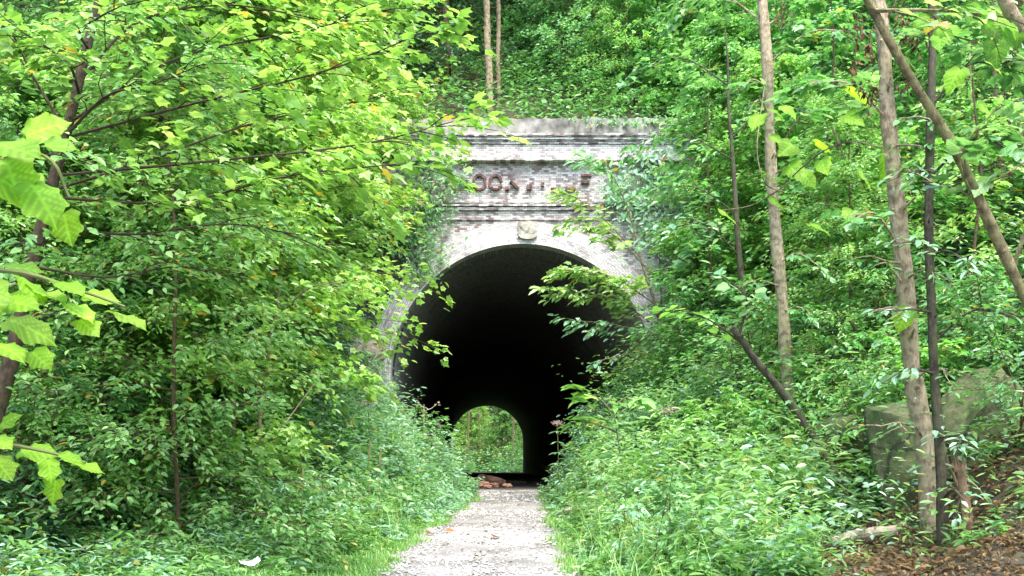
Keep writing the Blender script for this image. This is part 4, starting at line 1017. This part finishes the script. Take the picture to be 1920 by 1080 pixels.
for k, px, Y, s_, rz, ti, lb in left: put(k, 'leafy_tree', lb, 'tree', px, Y, s_, rz, (ti[0] * 1.3, ti[1] * 1.14, ti[2] * 1.05))
right = [
 ('tulip3', 1450, 16.6, .62, 3.6, (1.2, 1.15, 1.2), 'bright broad leaved tree just left of the pale slender trunk'),
 ('tulip2', 1365, 19.2, .62, 1.6, (1.2, 1.15, 1.2), 'bright low tree crowding the right edge of the portal face'),
 ('beech2', 1600, 13.6, .6, .8, (1.15, 1.1, 1.15), 'small bright fine leaved tree between the two pale trunks'),
 ('beech2', 1180, 23.0, .6, .8, (1.25, 1.25, 1.35), 'small bright tree behind the right half of the parapet'),
 ('tulip2', 1040, 25.5, .6, 2.8, (1.2, 1.25, 1.35), 'small bright tree behind the middle of the parapet'),
 ('slim2', 1320, 18.6, .95, .4, (1.04, 1.16, 1.28), 'slim tree with pale leaves covering the right side of the portal'),
 ('beech2', 1400, 18.9, .8, 2.0, (1.16, 1.28, 1.28), 'bushy tree hiding the right wing of the portal'),
 ('slim1', 1330, 16.6, .8, 4.1, (1.28, 1.28, 1.28), 'slim broad leaved tree right of the arch'),
 ('beech1', 1500, 18.2, .85, 1.1, (1.22, 1.28, 1.22), 'fine leaved tree behind the pale slender trunk'),
 ('slim1', 1560, 15.0, .85, 2.6, (1.28, 1.28, 1.22), 'slim tree between the two pale trunks'),
 ('tulip2', 1640, 17.5, .9, .9, (1.16, 1.22, 1.22), 'broad leaved tree behind the tall pale leaning trunk'),
 ('beech2', 1790, 16.0, .8, 3.3, (0.92, 1.04, 0.98), 'shaded tree in the gap behind the thin dark trunk'),
 ('slim2', 1830, 12.5, .75, 5.2, (0.98, 1.10, 0.98), 'slim tree above the mossy rocks at right'),
 ('deep1', 1900, 20, 1.0, 2.2, (1.16, 1.16, 1.16), 'dark tree at the back of the right slope'),
 ('deep2', 1720, 22, 1.05, .3, (1.30, 1.30, 1.28), 'blue green tree high on the right slope'),
 ('beech1', 1560, 22.5, .9, 2.4, (1.28, 1.28, 1.28), 'fine leaved tree high behind the two pale trunks'),
 ('tulip1', 1380, 22.5, .9, 5.1, (1.16, 1.28, 1.28), 'broad leaved tree above the right shoulder of the portal'),
 ('slim1', 1900, 14.5, .9, 1.7, (0.98, 1.10, 1.04), 'slim tree at the right edge in shade'),
]
for k, px, Y, s_, rz, ti, lb in right: put(k, 'leafy_tree', lb, 'tree', px, Y, s_, rz, ti)

# wood on the hillside above the portal
rng = rs(101)
rows = []
for Y in (24.6, 27.5, 31):
    step = 125
    for px in np.arange(-80, 2010, step):
        rows.append((px + rng.uniform(-55, 55) + (60 if Y == 27.5 else 0), Y + rng.uniform(-1, 1)))
for px, Y in rows:
    if abs(px - 922) < 75 and Y < 26: continue
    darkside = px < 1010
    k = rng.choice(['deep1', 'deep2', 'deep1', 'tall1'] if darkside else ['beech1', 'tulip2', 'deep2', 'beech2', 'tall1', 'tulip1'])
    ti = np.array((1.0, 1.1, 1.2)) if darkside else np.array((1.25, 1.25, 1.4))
    if 690 < px < 1000: ti = np.array((.5, .6, .62))  # tint darkened to paint the wood's shade above the portal
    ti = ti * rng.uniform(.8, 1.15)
    where = ('left of the portal' if px < 700 else 'in the dark wood above the portal' if px < 1010 else 'above the right half of the portal' if px < 1300 else 'at the upper right')
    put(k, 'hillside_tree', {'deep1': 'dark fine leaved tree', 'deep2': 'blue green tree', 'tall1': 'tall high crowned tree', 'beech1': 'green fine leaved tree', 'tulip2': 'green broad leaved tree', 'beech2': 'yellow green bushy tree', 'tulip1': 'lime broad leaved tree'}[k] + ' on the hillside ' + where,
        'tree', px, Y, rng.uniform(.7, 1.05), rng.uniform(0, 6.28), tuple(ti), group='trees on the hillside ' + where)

# shrubs
shr = [
 ('shrub1', 1660, 10.9, .75, 'leafy shrub spilling over the top of the tall sandstone slab', (.95, 1, .9)), ('shrub3', 1745, 10.8, .6, 'broad leaved shrub behind the gap between the two mossy rocks', (.9, .95, .9)),
 ('shrub1', 1850, 10.7, .8, 'leafy shrub spilling over the dark rock at the right edge', (.85, .9, .85)),
 ('shrub2', 1130, 17.6, .75, 'low blue green shrub under the overhanging pale sapling', (1.2, 1.2, 1.2)), ('shrub2', 1200, 18.2, .75, 'blue green shrub at the right foot of the arch', (1.2, 1.2, 1.2)),
 ('shrub1', 1290, 16.8, 1.0, 'round shrub right of the overhanging pale sapling', (1, 1, 1)), ('shrub1', 1400, 14.2, 1., 'round shrub at the foot of the pale slender trunk', (1, 1, 1)),
 ('shrub3', 1350, 12.6, .6, 'lobed leaved shrub below the leaning dark sapling', (1, 1, 1)), ('shrub1', 1560, 12.6, .9, 'shrub behind the leaning dark sapling', (.9, .95, .9)),
 ('shrub2', 1620, 11.6, .7, 'blue green shrub above the left end of the mossy rocks', (.9, .95, .9)), ('shrub1', 1830, 11.3, .9, 'shrub overhanging the mossy rocks from above', (.8, .9, .8)),
 ('shrub1', 1915, 9.0, .6, 'shrub at the right edge beside the mossy rocks', (.8, .9, .8)), ('shrub3', 1480, 16.2, 1., 'broad leaved shrub behind the pale slender trunk', (1, 1, 1)),
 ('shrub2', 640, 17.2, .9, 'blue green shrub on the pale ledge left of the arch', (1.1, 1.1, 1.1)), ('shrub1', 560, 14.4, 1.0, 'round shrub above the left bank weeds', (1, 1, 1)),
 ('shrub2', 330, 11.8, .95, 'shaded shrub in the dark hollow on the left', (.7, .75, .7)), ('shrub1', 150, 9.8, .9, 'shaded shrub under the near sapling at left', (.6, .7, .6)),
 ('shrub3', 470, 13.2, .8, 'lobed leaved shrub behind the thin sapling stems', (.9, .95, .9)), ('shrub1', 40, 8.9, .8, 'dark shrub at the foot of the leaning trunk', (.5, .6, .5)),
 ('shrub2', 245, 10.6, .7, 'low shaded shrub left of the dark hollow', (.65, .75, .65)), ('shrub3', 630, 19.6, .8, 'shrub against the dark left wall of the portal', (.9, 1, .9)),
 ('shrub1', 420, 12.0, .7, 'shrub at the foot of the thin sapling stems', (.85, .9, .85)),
 ('shrub2', 1285, 19.5, 1.1, 'large shrub climbing against the right jamb of the portal', (1.15, 1.15, 1.1)), ('shrub3', 1330, 18.6, 1.2, 'tall shrub in front of the right wing of the portal', (1, 1, 1)),
 ('shrub1', 1700, 13.0, 1.1, 'shrub on the slope above the mossy rocks', (.9, .95, .9)), ('shrub3', 1780, 14.4, 1.2, 'broad leaved shrub high above the mossy rocks', (.85, .9, .85)),
 ('shrub1', 560, 18.2, 1.3, 'large shrub on the slope left of the ledge', (1, 1, .95)),
]
rng = rs(111)
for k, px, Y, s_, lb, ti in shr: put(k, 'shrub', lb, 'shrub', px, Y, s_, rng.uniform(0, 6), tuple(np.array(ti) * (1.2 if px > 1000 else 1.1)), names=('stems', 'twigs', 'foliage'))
# tall weeds that stand out of the ground cover
for side, nm in ((-1, 'left'), (1, 'right')):
    for q in range(26):
        Y = 8.2 + 10.5 * rng.rand() ** 1.1; u = rng.uniform(.45, 3.2)
        x = path_c(Y) + side * (path_hw(Y) + u); k = ['weed1', 'weed2', 'weed3'][q % 3]
        near_ = Y < 12.5
        if side > 0 and x > 2.4 and Y < 10.3: continue
        if side < 0 and Y < 10.4: Y += 2.4; x = path_c(Y) + side * (path_hw(Y) + u)
        place(PR[k], 'tall_weed', {'weed1': 'narrow leaved tall weed', 'weed2': 'pale round leaved weed', 'weed3': 'tall broad leaved weed'}[k] + ' on the ' + nm + ' bank ' + ('near the front' if near_ else 'toward the tunnel'),
              'weed', float(x), float(Y), rng.uniform(0, 6.28), rng.uniform(.7, 1.15), 'tall weeds on the ' + nm + ' bank ' + ('near the front' if near_ else 'toward the tunnel'), names=('stems', 'twigs', 'foliage'), z=tz(x, Y))

# ------------------------------------------------------------------ creepers on the masonry
def creeper(name, label, seed, spots, T, size, pal, stems, yoff=-.1):
    rng = rs(seed); o0 = np.array((spots[0][0], Y0 + yoff, spots[0][1]))
    t = thing(name, label, 'creeper', tuple(o0)); mb, st = MB(), MB()
    for (cx, cz, rx, rz_, n_) in spots:
        x = cx + rng.normal(0, rx, n_); z = cz + rng.normal(0, rz_, n_); y = Y0 + yoff - rng.exponential(.09, n_)
        a = rng.uniform(0, 6.28, n_)
        leaves(mb, T, np.stack([x, y, z], -1) - o0, np.stack([np.cos(a), rng.uniform(-.5, -.1, n_), -np.abs(np.sin(a))], -1), np.stack([rng.normal(0, .3, n_), -np.ones(n_) * .8, rng.uniform(.2, 1, n_)], -1), size * rng.uniform(.6, 1.2, n_), tints(rng, n_, pal))
    for c in stems: tube(st, curve_pts([(x, Y0 + yoff + .04, z) for x, z in c], 10) - o0, .012, 5)
    if st.n: st.build('stem', M['bark_dark'], t)
    mb.build('leaves', M['leaf'], t)
gx = lambda px: (px - VX) * .01109
gz_ = lambda py: CZ + (VY - py) * .01109
creeper('ivy', 'green ivy hanging down the left side of the portal face', 121, [(gx(800), gz_(400), .28, .3, 330), (gx(770), gz_(450), .25, .3, 240), (gx(815), gz_(470), .2, .22, 150), (gx(800), gz_(330), .35, .3, 260), (gx(850), gz_(345), .18, .12, 110), (gx(790), gz_(510), .2, .15, 90), (gx(770), gz_(270), .3, .3, 200)], OVAL, .105, 'green', [[(gx(790), gz_(560)), (gx(780), gz_(450)), (gx(810), gz_(350)), (gx(780), gz_(260))]])
creeper('creeper', 'thin green creeper trailing along the top of the parapet', 122, [(gx(1090 + 22 * k), gz_(233 + 3 * (k % 3)), .16, .05, 16 + 2 * k) for k in range(9)], OVAL, .09, 'green', [[(gx(1060), gz_(232)), (gx(1150), gz_(236)), (gx(1270), gz_(234))]], yoff=-.2)
creeper('creeper', 'leafy creeper hanging over the right end of the lettered frieze', 123, [(gx(1185), gz_(335), .25, .2, 90), (gx(1220), gz_(300), .3, .25, 110), (gx(1190), gz_(390), .3, .22, 120), (gx(1150), gz_(372), .16, .1, 80), (gx(1260), gz_(350), .35, .4, 260), (gx(1230), gz_(440), .3, .2, 160)], OVAL, .14, 'mint', [[(gx(1240), gz_(600)), (gx(1230), gz_(450)), (gx(1180), gz_(380)), (gx(1120), gz_(340))], [(gx(1230), gz_(450)), (gx(1250), gz_(350)), (gx(1200), gz_(280))]])

# ------------------------------------------------------------------ rocks
def rock(name, label, cat, c, size, seed, mat, rot=(0, 0, 0), sub=40, rough=.16, box_=3.2, cuts=0):
    rng = np.random.RandomState(seed)
    u, v = np.meshgrid(np.linspace(0, 2 * np.pi, 2 * sub, endpoint=False), np.linspace(-np.pi / 2, np.pi / 2, sub))
    p_ = np.stack([np.cos(v) * np.cos(u), np.cos(v) * np.sin(u), np.sin(v)], -1)
    r_ = (np.abs(p_) ** box_).sum(-1, keepdims=True) ** (-1 / box_); p_ = p_ * r_
    off = rng.uniform(0, 50, 3)
    dsp = np.array([noise.fractal(Vector(q * 1.3 + off), 1.0, 2.0, 5) for q in p_.reshape(-1, 3)]).reshape(p_.shape[:2])
    if cuts:
        for q in range(cuts):
            nv = rng.normal(0, 1, 3); nv[1] -= .6; nv /= np.linalg.norm(nv); dcut = rng.uniform(.62, .92)
            ov = np.maximum(0, (p_ * nv).sum(-1) - dcut); p_ = p_ - ov[..., None] * nv * .95
    p_ = p_ * (1 + rough * dsp[..., None]) * np.array(size)
    mb = MB(); n_, m_ = u.shape
    i, j = np.meshgrid(np.arange(n_ - 1), np.arange(m_), indexing='ij')
    mb.add(p_.reshape(-1, 3), [np.stack([i * m_ + j, i * m_ + (j + 1) % m_, (i + 1) * m_ + (j + 1) % m_, (i + 1) * m_ + j], -1).reshape(-1, 4)])
    o = mb.build(name, M[mat], smooth=False); o.location = c; o.rotation_euler = rot
    return tag(o, label, cat)
rock('boulder', 'tall mossy sandstone slab behind the tall pale leaning trunk', 'rock', P(1712, 872, 10.0), (.56, .42, .8), 1, 'rock', (R(-6), R(12), R(24)), box_=3.4, rough=.07, cuts=16)
rock('boulder', 'broad dark mossy rock at the lower right edge', 'rock', P(1872, 865, 9.8), (.58, .42, .92), 2, 'rock', (R(-6), R(-4), R(-14)), box_=3.4, rough=.08, cuts=16)
rock('boulder', 'shaded rock face left of the tall sandstone slab', 'rock', P(1600, 850, 11.2), (.4, .4, .42), 3, 'rock', (R(-10), R(8), R(30)), box_=3.2, rough=.08, cuts=14)
rock('ledge', 'pale earthy rock ledge on the slope left of the arch', 'rock', P(650, 665, 19.2), (.62, .45, .5), 4, 'ledge', (R(-12), R(10), R(10)), rough=.3)
rock('rock_face', 'rock face coloured as deep shade left of the portal below the boughs', 'rock', P(690, 440, 21.2), (.75, .5, .75), 5, 'soil', (0, 0, R(15)), rough=.3)  # dark soil colour stands in for deep shade on the rock cutting
# stones and timber lying in the mouth
def on(px, Y): 
    x = (px - VX) / F * Y; return x
for px, Y, r_, lb in ((906, 22.6, .13, 'left reddish stone in the tunnel mouth'), (926, 23.2, .1, 'small middle reddish stone in the tunnel mouth'), (951, 22.4, .095, 'right pale stone in the tunnel mouth'), (915, 22.0, .07, 'smallest reddish stone in front of the others')):
    rock('stone', lb, 'stone', (on(px, Y), Y, .02 + r_ * .45), (r_ * 1.3, r_, r_ * .62), int(px), 'cobble', (0, 0, px), 10, .3, 2.6)
def log(name, label, a, b, r_, mat, cat='log', sides=10, taper=.8, bend=0.02):
    a, b = np.array(a, float), np.array(b, float); m_ = (a + b) / 2
    mb = MB(); rng = rs(int(abs(a[0] * 100)) + 7)
    pts = curve_pts([a, m_ + (0, 0, bend), b], 10) - m_
    tube(mb, pts, np.linspace(r_, r_ * taper, 10), sides, jit=.1, rng=rng)
    mb.add(pts[0] + np.array([(0, r_ * np.cos(t), r_ * np.sin(t)) for t in np.linspace(0, 2 * np.pi, sides, endpoint=False)]) * .98, [[tuple(range(sides))]])
    o = mb.build(name, M[mat], smooth=False); o.location = m_
    return tag(o, label, cat)
log('log', 'short reddish brown log lying among the stones in the tunnel mouth', (on(900, 25), 25.0, .2), (on(944, 24.4), 24.4, .1), .11, 'cobble')
log('timber', 'long dark timber lying across the tunnel floor', (on(868, 27), 27.0, .06), (on(985, 27.5), 27.5, .05), .06, 'bark_dark', 'timber')
xg = lambda px, Y: (px - VX) / F * Y
def lie(px, Y, dz): x = xg(px, Y); return (x, Y, tz(x, Y) + dz)
log('fallen_branch', 'bare fallen branch at the right edge of the path', lie(1050, 14.6, .1), lie(1112, 13.6, .1), .05, 'log')
log('fallen_branch', 'pale barkless log lying on the leaf litter at lower right', lie(1560, 9.0, .16), lie(1682, 8.75, .14), .055, 'log')
log('dry_stick', 'dry bare stick slanting among the thin sapling stems', lie(462, 11.5, .62), P(605, 698, 11.8), .013, 'bark_pale', 'stick', 6, .4)
# broken stump
def stump():
    o0 = np.array(lie(1815, 8.4, 0)); t = thing('broken_stump', 'splintered reddish broken stump right of the thin dark trunk', 'stump', tuple(o0))
    mb = MB(); top = P(1800, 880, 8.4) - o0
    rng = rs(5)
    tube(mb, [np.array((0, 0, -.2)), top * .3, top * .7, top], [.07, .05, .046, .04], 10, jit=.12, rng=rng)
    mb.build('trunk', M['wood'], t)
    for k in range(4):
        a = k * 1.57; q = top + np.array((.03 * np.cos(a), .03 * np.sin(a), -.02)); s_ = MB()
        tube(s_, [q, q + np.array((.02 * np.cos(a), .02 * np.sin(a), rng.uniform(.05, .14)))], [.02, .006], 5)
        s_.build('splinter', M['wood'], t)
    b = MB(); tube(b, [top * .45, top * .45 + np.array((-.1, 0, .28))], [.025, .012], 6, jit=.1, rng=rng); b.build('broken_limb', M['wood'], t)
stump()
# litter
def paper():
    o0 = np.array(lie(468, 8.6, .1)); rng = rs(8); mb = MB()
    n_ = 9; U, V_ = np.meshgrid(np.linspace(-1, 1, n_), np.linspace(-1, 1, n_))
    Z = .02 + .03 * rng.rand(n_, n_) + .05 * (np.abs(U) ** 2)
    i, j = np.meshgrid(np.arange(n_ - 1), np.arange(n_ - 1), indexing='ij')
    mb.add(np.stack([U * .085 + .01 * rng.rand(n_, n_), V_ * .055, Z * .6], -1), [np.stack([i * n_ + j, i * n_ + j + 1, (i + 1) * n_ + j + 1, (i + 1) * n_ + j], -1).reshape(-1, 4)])
    o = mb.build('crumpled_paper', M['paper']); o.location = o0; o.rotation_euler = (R(12), R(-8), R(20))
    tag(o, 'crumpled piece of white paper lying in the grass at lower left', 'litter')
paper()
for k, (px, Y, lb) in enumerate(((838, 12.9, 'orange dry leaf on the left side of the path'), (800, 12.6, 'brown dry leaf at the left edge of the path'), (925, 12.2, 'dark dry leaf in the middle of the path'))):
    mb = MB(); o0 = np.array((xg(px, Y), Y, float(base_z(Y)) + .045))
    T = (HEART[0] * np.array((1, 1, 2.5)), HEART[1]); leaves(mb, T, (0, 0, .01), (1, .4 * k, .15), (.1, -.4, 1), .11, [(.42, .16, .05) if k == 0 else (.2, .1, .06)])
    o = mb.build('dry_leaf', M['leaf_dull']); o.location = o0; tag(o, lb, 'leaf')
rng = rs(150); n = 80; mb = MB(); y = 8 + 12 * rng.rand(n); x = path_c(y) + rng.uniform(-1, 1, n) ** 3 * path_hw(y)
leaves(mb, (OVAL[0] * np.array((1, 1, 2)), OVAL[1]), np.stack([x, y, base_z(y) + .035], -1), np.stack([rng.normal(0, 1, n), rng.normal(0, 1, n), rng.normal(0, .15, n)], -1), np.stack([rng.normal(0, .3, n), rng.normal(0, .3, n), np.ones(n)], -1), rng.uniform(.03, .07, n), np.array((.17, .13, .07)) * rng.uniform(.4, 1.5, (n, 1)))
tag(mb.build('leaf_litter', M['leaf_dull']), 'small dry leaf scraps strewn along the gravel path', 'leaf litter', kind='stuff')
# flower heads
for px, py, Y, lb in ((690, 757, 14.5, 'dull pink flower head on a tall stem in the left bank'), (1252, 770, 14.0, 'dull pink flower head on a tall stem in the right bank'), (1045, 793, 17.2, 'small dark pink flower head at the right of the mouth')):
    q = P(px, py, Y); o0 = np.array((q[0], q[1], tz(q[0], q[1]))); t = thing('flowering_weed', lb, 'weed', tuple(o0)); q = q - o0
    s_ = MB(); tube(s_, [np.array((0, 0, -.1)), q * .5 + (.02, 0, 0), q], .007, 5); s_.build('stem', M['stem'], t)
    rng = rs(px); mb = MB(); n_ = 260; pos = q + rng.normal(0, 1, (n_, 3)) * np.array((.07, .07, .03)) * (1 if Y < 16 else .6)
    leaves(mb, OVAL, pos, rng.normal(0, 1, (n_, 3)), rng.normal(0, 1, (n_, 3)), .022, np.tile((.5, .35, .3), (n_, 1))); mb.build('flower_head', M['pink'], t)
    lf = MB(); tt = np.repeat(np.linspace(.25, .9, 6), 4); az = np.arange(24) * 1.57 + np.repeat(np.arange(6), 4) * .6
    leaves(lf, LANCE, q * tt[:, None], np.stack([np.cos(az), np.sin(az), -.15 + 0 * az], -1), np.tile((0, 0, 1), (24, 1)), .17, tints(rng, 24, 'mint')); lf.build('leaves', M['leaf'], t)
def stalk():
    q = P(795, 758, 17.6); o0 = np.array((q[0], q[1], tz(q[0], q[1]))); t = thing('dry_weed_stalk', 'pale dry forked weed stalk standing against the dark mouth at left', 'weed', tuple(o0)); h = q - o0
    s_ = MB(); tube(s_, [np.array((0, 0, -.1)), h * .6, h], .008, 5); s_.build('stem', M['log'], t)
    for dx, dz_, f in ((.22, .12, .9), (.27, -.02, .72), (-.1, .1, .95), (.2, -.18, .55)):
        b = MB(); tube(b, [h * f, h * f + (dx * .6, 0, dz_ * .4), h * f + (dx, 0, dz_)], .006, 4)
        rng = rs(int(100 * f)); leaves(b, OVAL, np.array([h * f + (dx, 0, dz_)] * 6) + rng.normal(0, .02, (6, 3)), rng.normal(0, 1, (6, 3)), rng.normal(0, 1, (6, 3)), .06, np.tile((.5, .45, .38), (6, 1)))
        b.build('seed_branch', M['log'], t)
stalk()
# dark seed spikes
for px, py, Y in ((692, 850, 12), (712, 862, 11.8), (566, 905, 10.2)):
    q = P(px, py, Y); o0 = np.array((q[0], q[1], tz(q[0], q[1]))); t = thing('seed_spike', 'upright dark green seed spike among the left bank weeds', 'weed', tuple(o0), group='dark seed spikes on the left bank'); q = q - o0
    s_ = MB(); tube(s_, [np.array((0, 0, -.05)), q], .005, 5); s_.build('stem', M['stem'], t)
    s_ = MB(); tube(s_, [q - (0, 0, .08), q, q + (.01, 0, .1), q + (.015, 0, .17)], [.008, .018, .014, .003], 7, jit=.2, rng=rs(px)); o = s_.build('spike', M['stem'], t)

# ------------------------------------------------------------------ the wood beyond the far end
rng = rs(131)
for k, (x, Y, pk, s_) in enumerate([(-2.6, 82, 'tulip1', .9), (5.2, 83, 'beech1', .9), (.2, 92, 'beech2', 1.1), (2.6, 90, 'tulip2', 1.0), (-1.6, 97, 'tulip1', 1.1), (4.2, 97, 'deep1', 1.1), (1.2, 101, 'beech1', 1.2), (-3.6, 90, 'deep2', 1.0), (6.0, 91, 'tulip2', 1.), (-.2, 106, 'tulip1', 1.2), (3.0, 107, 'beech2', 1.3)]):
    place(PR[pk], 'distant_tree', 'green tree seen through the far opening of the tunnel', 'tree', x, Y, rng.uniform(0, 6), s_, 'trees beyond the far opening', (1.15, 1.1, .8))
for k, (x, Y) in enumerate([(-.6, 86), (.6, 95), (3.3, 86), (3.7, 93), (2.2, 99)]):
    mb = MB(); h = 12; pts = curve_pts([(0, 0, -.3), (.1 * (-1) ** k, 0, 4), (.3 * (-1) ** k, 0, 8), (0, 0, h)], 10); tube(mb, pts, np.linspace(.11, .06, 10), 7)
    t = thing('slim_tree', 'slim trunk seen through the far opening of the tunnel', 'tree', (x, Y, tz(x, Y)), 0, 'trunks beyond the far opening'); mb.build('trunk', M['bark_mid'], t)
mb = MB(); n = 11000; y = rng.uniform(78, 112, n); x = rng.uniform(-5, 7, n); m_ = 1
k = np.abs(x - TX) > .9 * (y < 86); x, y = x[k], y[k]; n = len(x)
az = rng.uniform(0, 6.28, n)
leaves(mb, OVAL, np.stack([x, y, terrain(x, y) + rng.uniform(.05, 1.0, n) * rng.uniform(.3, 2.2, n)], -1), np.stack([np.cos(az), np.sin(az), rng.uniform(-.5, .3, n)], -1), np.stack([rng.normal(0, .4, n), rng.normal(-.2, .4, n), np.ones(n)], -1), rng.uniform(.2, .4, n), tints(rng, n, 'green'))
tag(mb.build('undergrowth', M['leaf']), 'green undergrowth beyond the far opening of the tunnel', 'undergrowth', kind='stuff')

# ------------------------------------------------------------------ camera, sky, sun
cam = bpy.data.cameras.new('camera'); co = bpy.data.objects.new('camera', cam); C.objects.link(co); S.camera = co
co.location = (0, 0, CZ); co.rotation_euler = (R(90), 0, 0)
cam.sensor_width = 36; cam.lens = 36 * F / 1920; cam.shift_x = (960 - VX) / 1920; cam.shift_y = (VY - 540) / 1920
cam.clip_start = .1; cam.clip_end = 2000
SUN_EL, SUN_AZ, SUN_STR, SUN_ANG, SKY = 64, 160, 5.0, 18, .9   # azimuth: compass direction the light comes from, +Y = 0, +X = 90
W = bpy.data.worlds.new('World'); S.world = W; W.use_nodes = True
nt = W.node_tree; bg = nt.nodes['Background']
sk = nt.nodes.new('ShaderNodeTexSky'); sk.sky_type = 'NISHITA'; sk.sun_disc = False
sk.sun_elevation = R(SUN_EL); sk.sun_rotation = R(SUN_AZ); sk.air_density = 1.0; sk.dust_density = 3.0; sk.ozone_density = 1.0
nt.links.new(sk.outputs[0], bg.inputs[0]); bg.inputs[1].default_value = SKY
sl = bpy.data.lights.new('sun', 'SUN'); sl.energy = SUN_STR; sl.angle = R(SUN_ANG); sl.color = (1, .96, .88)
so = bpy.data.objects.new('sun', sl); C.objects.link(so)
dv = Vector((math.sin(R(SUN_AZ)) * math.cos(R(SUN_EL)), math.cos(R(SUN_AZ)) * math.cos(R(SUN_EL)), math.sin(R(SUN_EL))))
so.rotation_euler = dv.to_track_quat('Z', 'Y').to_euler(); so.location = (0, -5, 30)
S.view_settings.view_transform = 'Standard'; S.view_settings.look = 'None'; S.view_settings.exposure = 0
S.render.engine = 'CYCLES'
cy = S.cycles
cy.max_bounces = 8; cy.diffuse_bounces = 7; cy.glossy_bounces = 1; cy.transmission_bounces = 4; cy.transparent_max_bounces = 4
cy.use_denoising = True; cy.use_adaptive_sampling = True; cy.adaptive_threshold = .02
try: cy.denoiser = 'OPENIMAGEDENOISE'
except Exception: pass
cy.sample_clamp_indirect = 6
